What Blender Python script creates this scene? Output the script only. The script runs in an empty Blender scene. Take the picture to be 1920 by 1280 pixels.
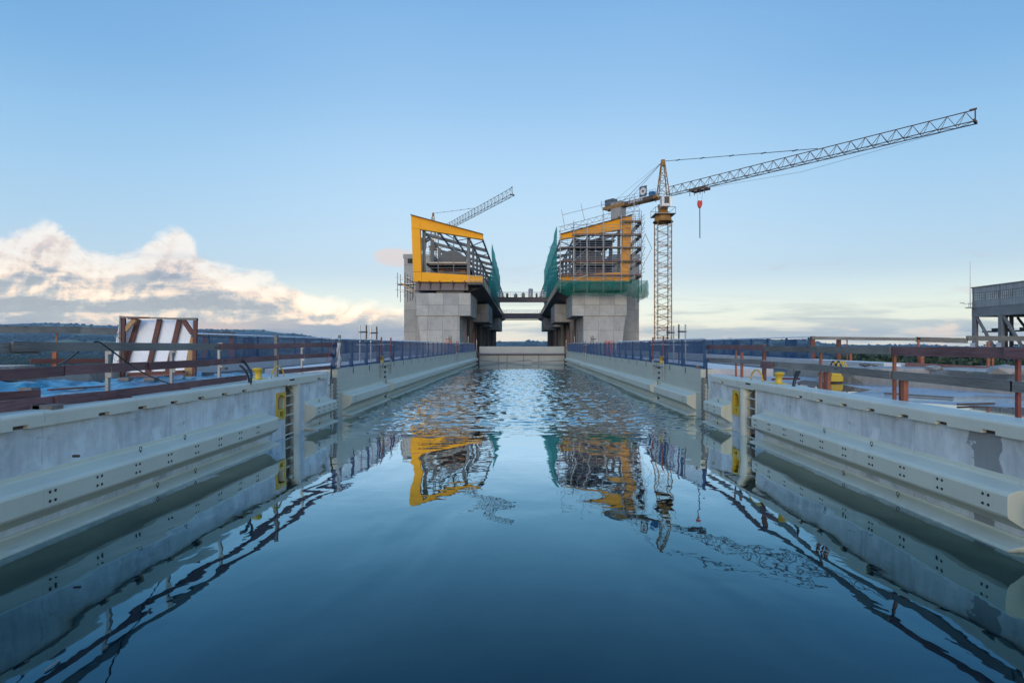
import bpy, math, random
from mathutils import Vector, Matrix, noise as mn
R = math.radians
random.seed(7)
S = bpy.context.scene
COL = S.collection
CX, CZ, F = 0.11, 2.6, 1000.0          # camera x, camera height over the water, focal length in photo pixels
VX, VY = 979.0, 647.0                   # vanishing point of the canal in the photo
def P(px, py, Y): return Vector((CX + (px - VX) * Y / F, Y, CZ - (py - VY) * Y / F))
# ------------------------------------------------------------------ camera
cam = bpy.data.objects.new('camera', bpy.data.cameras.new('camera')); COL.objects.link(cam)
cam.location = (CX, 0, CZ); cam.rotation_euler = (R(90), 0, 0)
cam.data.sensor_width = 36; cam.data.lens = 36 * F / 1920
cam.data.shift_x = -(VX - 960) / 1920; cam.data.shift_y = (VY - 640) / 1920
cam.data.clip_start = 0.1; cam.data.clip_end = 40000
S.camera = cam
S.render.resolution_x, S.render.resolution_y = 1024, 682
S.view_settings.view_transform = 'Standard'; S.view_settings.look = 'None'
S.view_settings.exposure = 0; S.view_settings.gamma = 1
S.cycles.max_bounces = 6; S.cycles.volume_bounces = 0; S.cycles.transparent_max_bounces = 24
S.cycles.caustics_reflective = False; S.cycles.caustics_refractive = False
S.cycles.sample_clamp_indirect = 4
# ------------------------------------------------------------------ node helper
class NT:
    def __init__(s, tree): s.t = tree; tree.nodes.clear()
    def n(s, typ, **kw):
        nd = s.t.nodes.new(typ)
        for k, v in kw.items(): setattr(nd, k, v)
        return nd
    def put(s, sock, v):
        if isinstance(v, bpy.types.NodeSocket): s.t.links.new(v, sock)
        elif v is not None:
            if hasattr(sock, 'default_value') and hasattr(sock.default_value, '__len__') and not hasattr(v, '__len__'): v = (v,) * len(sock.default_value)
            if hasattr(v, '__len__') and len(v) == 3 and len(sock.default_value) == 4: v = (*v, 1)
            sock.default_value = v
    def m(s, op, a, b=None, c=None, clamp=False):
        nd = s.n('ShaderNodeMath', operation=op, use_clamp=clamp)
        for i, v in enumerate((a, b, c)):
            if v is not None: s.put(nd.inputs[i], v)
        return nd.outputs[0]
    def add(s, a, b): return s.m('ADD', a, b)
    def mul(s, a, b): return s.m('MULTIPLY', a, b)
    def sub(s, a, b): return s.m('SUBTRACT', a, b)
    def step(s, x, a, b):
        nd = s.n('ShaderNodeMapRange', interpolation_type='SMOOTHSTEP'); s.put(nd.inputs[0], x)
        nd.inputs[1].default_value = a; nd.inputs[2].default_value = b
        return nd.outputs[0]
    def lin(s, x, a, b, c=0., d=1.):
        nd = s.n('ShaderNodeMapRange'); s.put(nd.inputs[0], x)
        for i, v in enumerate((a, b, c, d)): nd.inputs[i + 1].default_value = v
        return nd.outputs[0]
    def vec(s, x, y, z=0.):
        nd = s.n('ShaderNodeCombineXYZ')
        for i, v in enumerate((x, y, z)): s.put(nd.inputs[i], v)
        return nd.outputs[0]
    def sep(s, v):
        nd = s.n('ShaderNodeSeparateXYZ'); s.put(nd.inputs[0], v); return nd.outputs
    def scale(s, v, k):
        nd = s.n('ShaderNodeVectorMath', operation='MULTIPLY'); s.put(nd.inputs[0], v); nd.inputs[1].default_value = k
        return nd.outputs[0]
    def noise(s, v, sc=1., det=4., rough=.55, dist=0.):
        nd = s.n('ShaderNodeTexNoise'); s.put(nd.inputs['Vector'], v)
        nd.inputs['Scale'].default_value = sc; nd.inputs['Detail'].default_value = det
        nd.inputs['Roughness'].default_value = rough; nd.inputs['Distortion'].default_value = dist
        return nd.outputs[0]
    def mix(s, f, a, b, blend='MIX'):
        nd = s.n('ShaderNodeMix', data_type='RGBA', blend_type=blend)
        s.put(nd.inputs[0], f); s.put(nd.inputs[6], a); s.put(nd.inputs[7], b)
        return nd.outputs[2]
    def ramp(s, x, stops, interp='LINEAR'):
        nd = s.n('ShaderNodeValToRGB'); s.put(nd.inputs[0], x); cr = nd.color_ramp; cr.interpolation = interp
        while len(cr.elements) < len(stops): cr.elements.new(.5)
        for e, (p, c) in zip(cr.elements, stops):
            e.position = p; e.color = (*c, 1) if hasattr(c, '__len__') else (c, c, c, 1)
        return nd.outputs[0]
    def curve(s, x, pts, lo, hi):
        nd = s.n('ShaderNodeFloatCurve'); s.put(nd.inputs[1], s.lin(x, lo, hi)); c = nd.mapping.curves[0]
        q = [((p - lo) / (hi - lo), v) for p, v in pts]
        while len(c.points) < len(q): c.points.new(.5, .5)
        for pt, (a, b) in zip(c.points, q): pt.location = (a, b); pt.handle_type = 'AUTO_CLAMPED'
        nd.mapping.update(); return nd.outputs[0]
def srgb(r, g, b):
    f = lambda c: (c / 255 / 12.92) if c <= 10 else ((c / 255 + .055) / 1.055) ** 2.4
    return (f(r), f(g), f(b))
# ------------------------------------------------------------------ world: dusk sky with a bank of cumulus
SUN_EL, SUN_AZ = 9.0, 196.0             # behind the camera, low
W = bpy.data.worlds.new('World'); S.world = W; W.use_nodes = True
t = NT(W.node_tree)
g = t.n('ShaderNodeTexCoord').outputs['Generated']
x, y, z = t.sep(g)
sky = t.n('ShaderNodeTexSky', sky_type='NISHITA'); sky.sun_disc = False
sky.sun_elevation = R(SUN_EL); sky.sun_rotation = R(SUN_AZ); sky.air_density = 1; sky.dust_density = 1.5; sky.ozone_density = 1.5
grad = t.ramp(t.m('MAXIMUM', z, 0.), [(0, srgb(242, 236, 224)), (.02, srgb(236, 234, 224)), (.05, srgb(222, 230, 228)), (.1, srgb(216, 232, 238)), (.17, srgb(203, 228, 244)), (.25, srgb(190, 222, 246)),
    (.32, srgb(177, 214, 244)), (.42, srgb(152, 196, 236)), (.54, srgb(128, 178, 226)), (.75, srgb(88, 140, 198)), (1, srgb(62, 110, 172))])
nish = t.n('ShaderNodeVectorMath', operation='SCALE'); t.put(nish.inputs[0], sky.outputs[0]); nish.inputs['Scale'].default_value = .09
base = t.mix(.06, t.scale(grad, (1.10, 1.10, 1.10)), nish.outputs[0])
# sides of the view a little deeper than the middle, as in the photograph
yy = t.m('MAXIMUM', y, .05)
p = t.m('DIVIDE', x, yy); q = t.m('DIVIDE', z, yy)
side = t.mul(t.step(t.m('ABSOLUTE', x), .15, .72), t.lin(z, .05, .4, .25, 1.))
base = t.mix(side, base, t.scale(base, (.60, .76, .87)))
base = t.mix(t.step(y, .12, -.45), base, t.scale(base, (1.75, 1.75, 1.80)))
base = t.mix(t.step(z, .60, .80), base, t.scale(base, (1.9, 1.8, 1.65)))
glow = t.m('POWER', t.m('MAXIMUM', t.mul(y, -1.), 0.), 3.)
base = t.mix(t.mul(glow, t.step(z, 1., 0.)), base, (2.3, 1.85, 1.45))
# clouds on a far vertical sheet: p, q are tangents of azimuth and elevation
pq = t.vec(p, q, 0.)
w1 = t.noise(t.vec(t.mul(p, 1.), t.mul(q, 1.5), 3.), 9., 8., .62, .3)
w1b = t.noise(t.vec(t.add(p, .006), t.mul(t.add(q, -.012), 1.5), 3.), 9., 8., .62, .3)
w2 = t.noise(t.vec(t.mul(p, 1.), t.mul(q, 7.), 9.), 3.2, 6., .55)
w3 = t.noise(t.vec(t.mul(p, 1.), t.mul(q, 12.), 21.), 2.2, 5., .6)
top = t.curve(p, [(-1.2, .62), (-.98, .75), (-.89, .86), (-.80, .64), (-.72, .67), (-.655, .80), (-.60, .66), (-.55, .55), (-.48, .47), (-.43, .43), (-.40, .33), (-.3, .29), (-.22, .26), (-.12, .12), (0., .05)], -1.2, 0.)
d = t.sub(t.add(t.mul(top, .27), t.mul(t.sub(w1, .5), .11)), q)
mask = t.mul(t.step(d, -.006, .018), t.step(p, .02, -.14))
relief = t.m('MULTIPLY_ADD', t.sub(w1, w1b), 6.5, .55, clamp=True)
high = t.step(t.m('DIVIDE', q, t.m('MAXIMUM', t.mul(top, .27), .02)), .25, .95)
lit = t.m('ADD', t.mul(relief, .55), t.mul(high, .62), clamp=True)
bands = t.mul(t.step(w2, .44, .60), t.step(high, 1.1, .2))
lit = t.m('SUBTRACT', lit, t.mul(bands, .62), clamp=True)
ccol = t.ramp(lit, [(0, srgb(158, 166, 180)), (.28, srgb(192, 194, 200)), (.5, srgb(236, 220, 210)), (.72, srgb(255, 243, 230)), (1, (1.04, 1.0, .93))])
low = t.step(q, .06, .0)
ccol = t.mix(t.mul(low, t.step(w3, .40, .62)), ccol, srgb(250, 214, 190))
skyc = t.mix(t.mul(mask, t.add(.9, t.mul(relief, .1))), base, ccol)
# stratus low over the whole horizon and small wisps
hz = t.mul(t.step(q, -.01, .006), t.step(q, .105, .045))
st = t.mul(t.mul(t.step(w3, .47, .60), hz), t.step(p, -.30, .12))
skyc = t.mix(t.mul(st, .9), skyc, srgb(178, 190, 200))
pe = t.mul(t.mul(t.step(t.noise(t.vec(p, t.mul(q, 4.), 40.), 7., 6., .6), .53, .66), t.mul(t.step(q, -.01, .004), t.step(q, .06, .03))), t.step(p, -.3, -.1))
skyc = t.mix(t.mul(pe, .8), skyc, srgb(248, 230, 212))
wisp = t.mul(t.mul(t.step(t.noise(t.vec(p, t.mul(q, 5.), 55.), 4.5, 5., .5), .62, .72), t.step(q, .25, .12)), t.step(q, .04, .09))
skyc = t.mix(t.mul(wisp, .45), skyc, srgb(206, 208, 216))
puff = t.mul(t.step(t.add(t.m('POWER', t.m('DIVIDE', t.add(p, .235), .045), 2.), t.add(t.m('POWER', t.m('DIVIDE', t.add(q, -.163), .02), 2.), t.mul(t.sub(w1, .5), 3.))), 1., .3), t.step(y, 0., .2))
skyc = t.mix(t.mul(puff, .8), skyc, srgb(238, 222, 214))
skyc = t.mix(t.step(y, .05, .12), base, skyc)
skyc = t.mix(t.step(z, .14, .0), skyc, t.scale(skyc, (1.92, 1.72, 1.24)))   # bright band the haze is seen against
bg = t.n('ShaderNodeBackground'); t.put(bg.inputs[0], skyc); bg.inputs[1].default_value = 1.0
t.t.links.new(bg.outputs[0], t.n('ShaderNodeOutputWorld').inputs[0])
sun = bpy.data.objects.new('sun', bpy.data.lights.new('sun', 'SUN')); COL.objects.link(sun)
sun.data.energy = 0.9; sun.data.angle = R(14); sun.data.color = (1, .86, .70)
a = R(SUN_AZ); e = R(SUN_EL)
sd = Vector((math.sin(a) * math.cos(e), math.cos(a) * math.cos(e), math.sin(e)))
sun.rotation_euler = sd.to_track_quat('Z', 'Y').to_euler()
# ------------------------------------------------------------------ materials
MT = {}
def finish(t, mat, bs, bump=None, bstr=.3, bdist=.02):
    if bump is not None:
        b = t.n('ShaderNodeBump'); b.inputs['Strength'].default_value = bstr; b.inputs['Distance'].default_value = bdist
        t.put(b.inputs['Height'], bump); t.t.links.new(b.outputs[0], bs.inputs['Normal'])
    t.t.links.new(bs.outputs[0], t.n('ShaderNodeOutputMaterial').inputs[0]); MT[mat.name] = mat; return mat
def newmat(name):
    m = bpy.data.materials.new(name); m.use_nodes = True
    t = NT(m.node_tree); return m, t, t.n('ShaderNodeTexCoord').outputs['Object'], t.n('ShaderNodeBsdfPrincipled')
def paint(name, c, rough=.5, metal=0., var=.14, sc=2.5, dirt=.0, dc=(.12, .10, .08), bump=.0, stretch=(1, 1, 1), spec=.5):
    m, t, o, bs = newmat(name)
    v = t.scale(o, stretch)
    n1 = t.noise(v, sc, 6., .6); n2 = t.noise(v, sc * 9, 4., .6)
    k = t.add(t.lin(n1, .3, .7, 1 - var, 1 + var), t.mul(t.sub(n2, .5), var * .8))
    cc = t.n('ShaderNodeVectorMath', operation='SCALE'); cc.inputs[0].default_value = c; t.put(cc.inputs['Scale'], k); col = cc.outputs[0]
    if dirt:
        st = t.noise(t.scale(o, (3, 3, .35)), 2.2, 5., .65)
        col = t.mix(t.mul(t.step(st, .55, .75), dirt), col, dc)
    if name == 'beige_paint':                        # scuffs, rust runs and algae at the waterline
        zz = t.sep(o)[2]
        sc1 = t.step(t.noise(t.scale(o, (2, .7, 9)), 2.6, 7., .7), .62, .72); col = t.mix(t.mul(sc1, .35), col, (.25, .24, .19))
        ru = t.step(t.noise(t.scale(o, (7, 7, .25)), 1.6, 4., .6), .66, .76); col = t.mix(t.mul(ru, .30), col, (.26, .17, .09))
        col = t.mix(t.mul(t.step(t.add(zz, t.mul(n2, .05)), .075, .0), .75), col, (.10, .13, .08))
    t.put(bs.inputs['Base Color'], col); t.put(bs.inputs['Roughness'], t.lin(n2, .3, .7, max(.05, rough - .1), min(1, rough + .1)))
    bs.inputs['Metallic'].default_value = metal; bs.inputs['Specular IOR Level'].default_value = spec
    return finish(t, m, bs, n2 if bump else None, bump, .01)
paint('beige_paint', (.53, .55, .45), .42, var=.06, sc=.8, dirt=.25, dc=(.33, .33, .27))
paint('beige_wall', (.44, .46, .38), .5, var=.07, sc=.5, dirt=.3, dc=(.30, .30, .24))
paint('coping_paint', (.53, .55, .47), .5, var=.08, sc=1.2, dirt=.35, dc=(.32, .31, .26))
paint('gate_paint', (.31, .32, .29), .55, var=.1, sc=.4, dirt=.3, dc=(.22, .22, .18))
paint('fender_back', (.36, .37, .28), .6, var=.08)
paint('yellow_paint', (.52, .36, .03), .4, var=.07, sc=3, dirt=.25, dc=(.40, .30, .05))
paint('fascia_yellow', (.80, .36, .02), .6, var=.08, sc=.15, dirt=.15, dc=(.45, .22, .03), spec=.15)
paint('crane_yellow', (.27, .13, .022), .55, var=.2, sc=1)
paint('blue_steel', (.012, .058, .145), .4, var=.1, spec=.3)
paint('rail_silver', (.62, .66, .70), .3, metal=.6, var=.05)
paint('galvanised', (.22, .24, .255), .45, metal=.5, var=.15, sc=6)
paint('scaffold_tube', (.36, .37, .38), .4, metal=.5, var=.2, sc=2)
paint('dark_steel', (.035, .036, .042), .5, var=.2, sc=1)
paint('black_slot', (.012, .010, .009), .8, var=.2)
paint('purple_steel', (.115, .10, .115), .55, var=.15, sc=.6)
paint('grey_steel', (.085, .095, .105), .5, var=.12, sc=.7)
paint('pale_slab', (.62, .55, .46), .7, var=.1)
paint('orange_primer', (.24, .075, .038), .6, var=.25, sc=7, dirt=.3, dc=(.15, .05, .03))
paint('red_primer', (.16, .034, .026), .6, var=.25, sc=7)
paint('rusty_steel', (.085, .052, .035), .7, var=.35, sc=5, dirt=.5, dc=(.16, .08, .03))
paint('rubber', (.012, .013, .014), .45, var=.2)
paint('hook_red', (.55, .03, .015), .45)
paint('cab_white', (.62, .62, .64), .35, var=.05)
paint('cabinet_blue', (.02, .14, .36), .4)
paint('counterweight', (.30, .28, .26), .8, var=.15, sc=1.5)
paint('machine_grey', (.07, .09, .11), .5)
paint('orange_plastic', (.55, .10, .02), .5)
paint('plywood', (.33, .20, .09), .6, var=.12, stretch=(6, 1, .5))
paint('white_sheet', (.66, .70, .74), .3, var=.06, sc=2)
paint('white_plastic', (.75, .76, .78), .4)
paint('paver', (.16, .15, .14), .85, var=.2, sc=14, bump=.5)
paint('old_steel', (.17, .18, .185), .7, var=.2, sc=.25, dirt=.5, dc=(.10, .09, .08))
paint('old_cladding', (.27, .285, .29), .7, var=.25, sc=.4, stretch=(1, 4, .4), dirt=.4)
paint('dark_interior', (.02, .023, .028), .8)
paint('brown_column', (.19, .175, .14), .6, var=.15, sc=3, dirt=.5, dc=(.10, .06, .03))
paint('bolt_steel', (.09, .085, .08), .4, metal=.7)
paint('asphalt', (.055, .058, .062), .55, var=.2, sc=3)
paint('deck_light', (.46, .47, .48), .35, var=.1, sc=1.5)
paint('tank_white', (.5, .52, .54), .4)
paint('trunk_bark', (.07, .055, .04), .9, var=.3, sc=6, bump=.5)
paint('window_glass', (.62, .66, .64), .25, var=.4, sc=.25)
paint('cab_glass', (.02, .025, .03), .08)
def wood(name, c, c2):
    m, t, o, bs = newmat(name)
    oi = t.n('ShaderNodeObjectInfo')
    v = t.n('ShaderNodeVectorMath', operation='ADD'); t.put(v.inputs[0], o); t.put(v.inputs[1], t.vec(t.mul(oi.outputs['Random'], 13.), t.mul(oi.outputs['Random'], 37.), 0.))
    v = v.outputs[0]
    grain = t.noise(t.scale(v, (1.2, 1.2, 26)), 2.2, 6., .65, .8)
    big = t.noise(v, .9, 3., .5)
    knot = t.n('ShaderNodeTexVoronoi'); t.put(knot.inputs['Vector'], t.scale(v, (1.7, 1.7, 7))); knot.inputs['Scale'].default_value = 1.
    kn = t.step(knot.outputs['Distance'], .17, .07)
    col = t.mix(t.step(grain, .32, .68), c, c2)
    col = t.mix(t.mul(t.step(big, .4, .65), .5), col, tuple(k * 1.35 for k in c2))
    col = t.mix(t.mul(kn, .8), col, tuple(k * .3 for k in c))
    k = t.n('ShaderNodeVectorMath', operation='SCALE'); t.put(k.inputs[0], col); t.put(k.inputs['Scale'], t.lin(oi.outputs['Random'], 0, 1, .75, 1.25))
    t.put(bs.inputs['Base Color'], k.outputs[0]); bs.inputs['Roughness'].default_value = .7
    return finish(t, m, bs, grain, .5, .006)
wood('wood_grey', (.085, .085, .082), (.17, .17, .16))
wood('wood_red', (.075, .036, .040), (.16, .085, .088))
wood('wood_brown', (.075, .025, .02), (.12, .045, .035))
def concrete(name, c, kind='wall', stain=None):
    m, t, o, bs = newmat(name)
    X, Y, Z = t.sep(o)
    uv = t.vec(t.add(X, Y), Z, 0.)
    n1 = t.noise(o, .55, 8., .62); n2 = t.noise(o, 5., 8., .7); n3 = t.noise(t.scale(o, (4, 4, .5)), 2.4, 6., .6)
    blot = t.noise(t.scale(o, (1, 1, 2.2)), 1.5, 10., .72, .5)
    v = t.lin(n1, .3, .7, .84, 1.16)
    v = t.mul(v, t.lin(n2, .3, .75, 1.08, .88)); v = t.mul(v, t.lin(n3, .4, .8, 1.05, .80))
    cc = t.n('ShaderNodeVectorMath', operation='SCALE'); cc.inputs[0].default_value = c; t.put(cc.inputs['Scale'], v); col = cc.outputs[0]
    br = t.n('ShaderNodeTexBrick'); t.put(br.inputs['Vector'], uv); br.offset = 0; br.inputs['Scale'].default_value = 1.
    if kind == 'pylon':
        br.inputs['Brick Width'].default_value = 2.45; br.inputs['Row Height'].default_value = 4.1; br.inputs['Mortar Size'].default_value = .035
        br.inputs['Color1'].default_value = (.78, .79, .80, 1); br.inputs['Color2'].default_value = (1.14, 1.12, 1.08, 1)
    elif kind == 'wall':
        br.inputs['Brick Width'].default_value = 1.35; br.inputs['Row Height'].default_value = 5.; br.inputs['Mortar Size'].default_value = .006
        br.inputs['Color1'].default_value = (.95, .96, .97, 1); br.inputs['Color2'].default_value = (1.03, 1.03, 1.02, 1)
    else:
        br.inputs['Brick Width'].default_value = 3.; br.inputs['Row Height'].default_value = 3.; br.inputs['Mortar Size'].default_value = .01
        br.inputs['Color1'].default_value = (.95, .95, .95, 1); br.inputs['Color2'].default_value = (1.04, 1.04, 1.04, 1)
    br.inputs['Mortar'].default_value = (.55, .54, .53, 1); br.inputs['Mortar Smooth'].default_value = .3
    col = t.mix(1., col, br.outputs[0], 'MULTIPLY')
    if kind == 'wall':
        col = t.mix(t.mul(t.step(blot, .55, .70), .75), col, tuple(k * .38 for k in c))
        col = t.mix(t.mul(t.step(n3, .60, .8), .2), col, tuple(k * .55 for k in c))
        wh = t.noise(t.scale(o, (1, 1, .6)), 2.1, 7., .6, .4)
        col = t.mix(t.mul(t.step(wh, .45, .62), .6), col, tuple(min(1, k * 1.35) for k in c))
        th = t.n('ShaderNodeTexVoronoi'); t.put(th.inputs['Vector'], t.scale(uv, (.9, 1.6, 1))); th.inputs['Scale'].default_value = 1.; th.inputs['Randomness'].default_value = .6
        col = t.mix(t.mul(t.step(th.outputs['Distance'], .055, .03), .5), col, tuple(k * .4 for k in c))
        col = t.mix(t.step(Z, .03, -.06), col, (.05, .085, .06))
    if stain:
        y0, y1, z0 = stain
        ed = t.add(Y, t.mul(t.sub(t.noise(t.scale(o, (1, 1, .9)), 4., 4., .6), .5), .55))
        hh = t.lin(Z, z0, 1.4, .0, .16)
        s1 = t.mul(t.step(t.add(ed, hh), y0, y0 + .03), t.step(t.sub(ed, hh), y1, y1 - .03))
        col = t.mix(t.mul(s1, .85), col, tuple(k * .36 for k in c))
    rg = None
    if kind == 'deck':
        wet = t.step(t.noise(t.scale(o, (.5, .8, 1)), 1., 6., .6, .4), .50, .56)
        col = t.mix(t.mul(wet, .55), col, tuple(k * .35 for k in c)); rg = t.lin(wet, 0, 1, .6, .14)
    if kind == 'pylon':
        hole = t.n('ShaderNodeTexVoronoi'); t.put(hole.inputs['Vector'], t.scale(uv, (.41, .49, 1))); hole.inputs['Scale'].default_value = 2.; hole.inputs['Randomness'].default_value = .25
        col = t.mix(t.mul(t.step(hole.outputs['Distance'], .09, .05), .5), col, tuple(k * .5 for k in c))
        bl = t.noise(t.scale(o, (.2, .2, 4.)), 2., 4., .6)
        col = t.mix(t.mul(t.step(bl, .45, .7), .22), col, tuple(k * .6 for k in c))
    t.put(bs.inputs['Base Color'], col); bs.inputs['Roughness'].default_value = .85
    if rg is not None: t.put(bs.inputs['Roughness'], rg)
    return finish(t, m, bs, t.add(n2, t.mul(blot, .5)), .35, .015)
concrete('wall_concrete', (.50, .55, .56))
concrete('wall_concrete_stained', (.50, .53, .53), stain=(5.25, 5.52, .2))
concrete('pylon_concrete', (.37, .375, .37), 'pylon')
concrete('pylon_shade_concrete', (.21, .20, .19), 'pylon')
concrete('deck_concrete', (.34, .35, .36), 'deck')
concrete('kerb_concrete', (.30, .28, .25), 'deck')
# water
m, t, o, bs = newmat('water_surface'); t.t.nodes.remove(bs)
X, Y, Z = t.sep(o)
patch = t.mul(t.step(Y, 14., 19.), t.step(Y, 62., 54.))
patch = t.mul(patch, t.step(t.add(t.m('ABSOLUTE', X), t.mul(t.sub(t.noise(t.scale(o, (.5, .12, 1)), 1., 3.), .5), 3.)), 6.6, 4.6))
swell = t.noise(t.scale(o, (.55, .28, 1)), 1., 2., .4, .6)
mid = t.noise(t.scale(o, (1.6, 1.0, 1)), 1., 3., .5, .4)
rip = t.noise(t.scale(o, (2.5, 1.15, 1)), 1., 3., .5, .25)
wig = t.noise(t.scale(o, (.9, 3.2, 1)), 1., 2., .5, .3)
fine = t.noise(t.scale(o, (6., 3., 1)), 1., 2., .5)
h = t.add(t.mul(swell, t.lin(Y, 55., 66., .036, .010)), t.mul(mid, .0030))
h = t.add(h, t.mul(rip, t.lin(patch, 0, 1, .0004, .016)))
h = t.add(h, t.mul(wig, t.lin(Y, 7., 14., .0006, .0022)))
h = t.add(h, t.mul(fine, t.lin(patch, 0, 1, .00005, .006)))
b = t.n('ShaderNodeBump'); b.inputs['Strength'].default_value = 1; b.inputs['Distance'].default_value = 1.; t.put(b.inputs['Height'], h)
fr = t.n('ShaderNodeFresnel'); fr.inputs[0].default_value = 1.33; t.t.links.new(b.outputs[0], fr.inputs[1])
gl = t.n('ShaderNodeBsdfGlossy'); gl.inputs['Roughness'].default_value = .015; t.t.links.new(b.outputs[0], gl.inputs['Normal'])
refl = t.m('MINIMUM', t.m('MULTIPLY', t.m('POWER', fr.outputs[0], 1.28), 4.5), .93)
t.put(gl.inputs['Color'], t.mix(t.step(refl, .2, .95), (.45, .84, 1.), (.80, .93, 1.0)))
df = t.n('ShaderNodeBsdfDiffuse'); df.inputs[0].default_value = (.002, .014, .022, 1)
tr = t.n('ShaderNodeBsdfTransparent'); tr.inputs[0].default_value = (.16, .34, .28, 1)
ms = t.n('ShaderNodeMixShader'); ms.inputs[0].default_value = .45; t.t.links.new(df.outputs[0], ms.inputs[1]); t.t.links.new(tr.outputs[0], ms.inputs[2])
m2 = t.n('ShaderNodeMixShader'); t.put(m2.inputs[0], refl); t.t.links.new(ms.outputs[0], m2.inputs[1]); t.t.links.new(gl.outputs[0], m2.inputs[2])
t.t.links.new(m2.outputs[0], t.n('ShaderNodeOutputMaterial').inputs[0]); MT['water_surface'] = m
m, t, o, bs = newmat('puddle_water'); bs.inputs['Base Color'].default_value = (.03, .032, .035, 1); bs.inputs['Roughness'].default_value = .03
bs.inputs['IOR'].default_value = 2.2; finish(t, m, bs, t.noise(o, 3., 2.), .02, .01)
# safety net: woven, see-through
def net(name, c, open_):
    m, t, o, bs = newmat(name); t.put(bs.inputs['Base Color'], t.mix(t.noise(o, .8, 5.), tuple(k * .65 for k in c), tuple(k * 1.3 for k in c)))
    bs.inputs['Roughness'].default_value = .8
    trn = t.n('ShaderNodeBsdfTranslucent'); trn.inputs[0].default_value = (*c, 1)
    tp = t.n('ShaderNodeBsdfTransparent')
    a1 = t.n('ShaderNodeMixShader'); a1.inputs[0].default_value = .4; t.t.links.new(bs.outputs[0], a1.inputs[1]); t.t.links.new(trn.outputs[0], a1.inputs[2])
    a2 = t.n('ShaderNodeMixShader'); t.put(a2.inputs[0], t.lin(t.noise(o, .6, 4.), .3, .7, open_ * .6, open_ * 1.4))
    t.t.links.new(a1.outputs[0], a2.inputs[1]); t.t.links.new(tp.outputs[0], a2.inputs[2])
    t.t.links.new(a2.outputs[0], t.n('ShaderNodeOutputMaterial').inputs[0]); MT[name] = m
net('green_net', (.005, .36, .29), .05); net('green_net_open', (.005, .20, .15), .42)
m, t, o, bs = newmat('tarp_blue'); n1 = t.noise(o, 2.2, 6., .6, .5)
t.put(bs.inputs['Base Color'], t.mix(t.step(n1, .38, .66), (.02, .16, .25), (.10, .38, .50))); bs.inputs['Roughness'].default_value = .28
finish(t, m, bs, t.noise(t.scale(o, (1, 1.8, 1)), 5., 6., .6, 1.2), .9, .05)
m, t, o, bs = newmat('leaf_green'); oi = t.n('ShaderNodeObjectInfo')
t.put(bs.inputs['Base Color'], t.mix(t.noise(o, .35, 4.), (.012, .030, .012), (.042, .070, .028))); bs.inputs['Roughness'].default_value = .7; finish(t, m, bs)
m, t, o, bs = newmat('forest_green')
t.put(bs.inputs['Base Color'], t.mix(t.noise(o, .004, 5.), (.008, .022, .014), (.030, .050, .028))); bs.inputs['Roughness'].default_value = .9; finish(t, m, bs)
m, t, o, bs = newmat('valley_ground')
v1 = t.n('ShaderNodeTexVoronoi'); t.put(v1.inputs['Vector'], t.scale(o, (1, .5, 1))); v1.inputs['Scale'].default_value = .004
f1 = t.step(t.noise(t.scale(o, (1, .6, 1)), .0022, 6., .6), .52, .56)
fc = t.mix(t.sep(v1.outputs['Color'])[0], (.07, .12, .035), (.17, .19, .07))
t.put(bs.inputs['Base Color'], t.mix(f1, t.mix(t.noise(o, .03, 6., .7), (.008, .020, .014), (.026, .046, .028)), fc)); bs.inputs['Roughness'].default_value = .95
finish(t, m, bs, t.noise(o, .05, 6., .7), 1., 6.)
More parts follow.
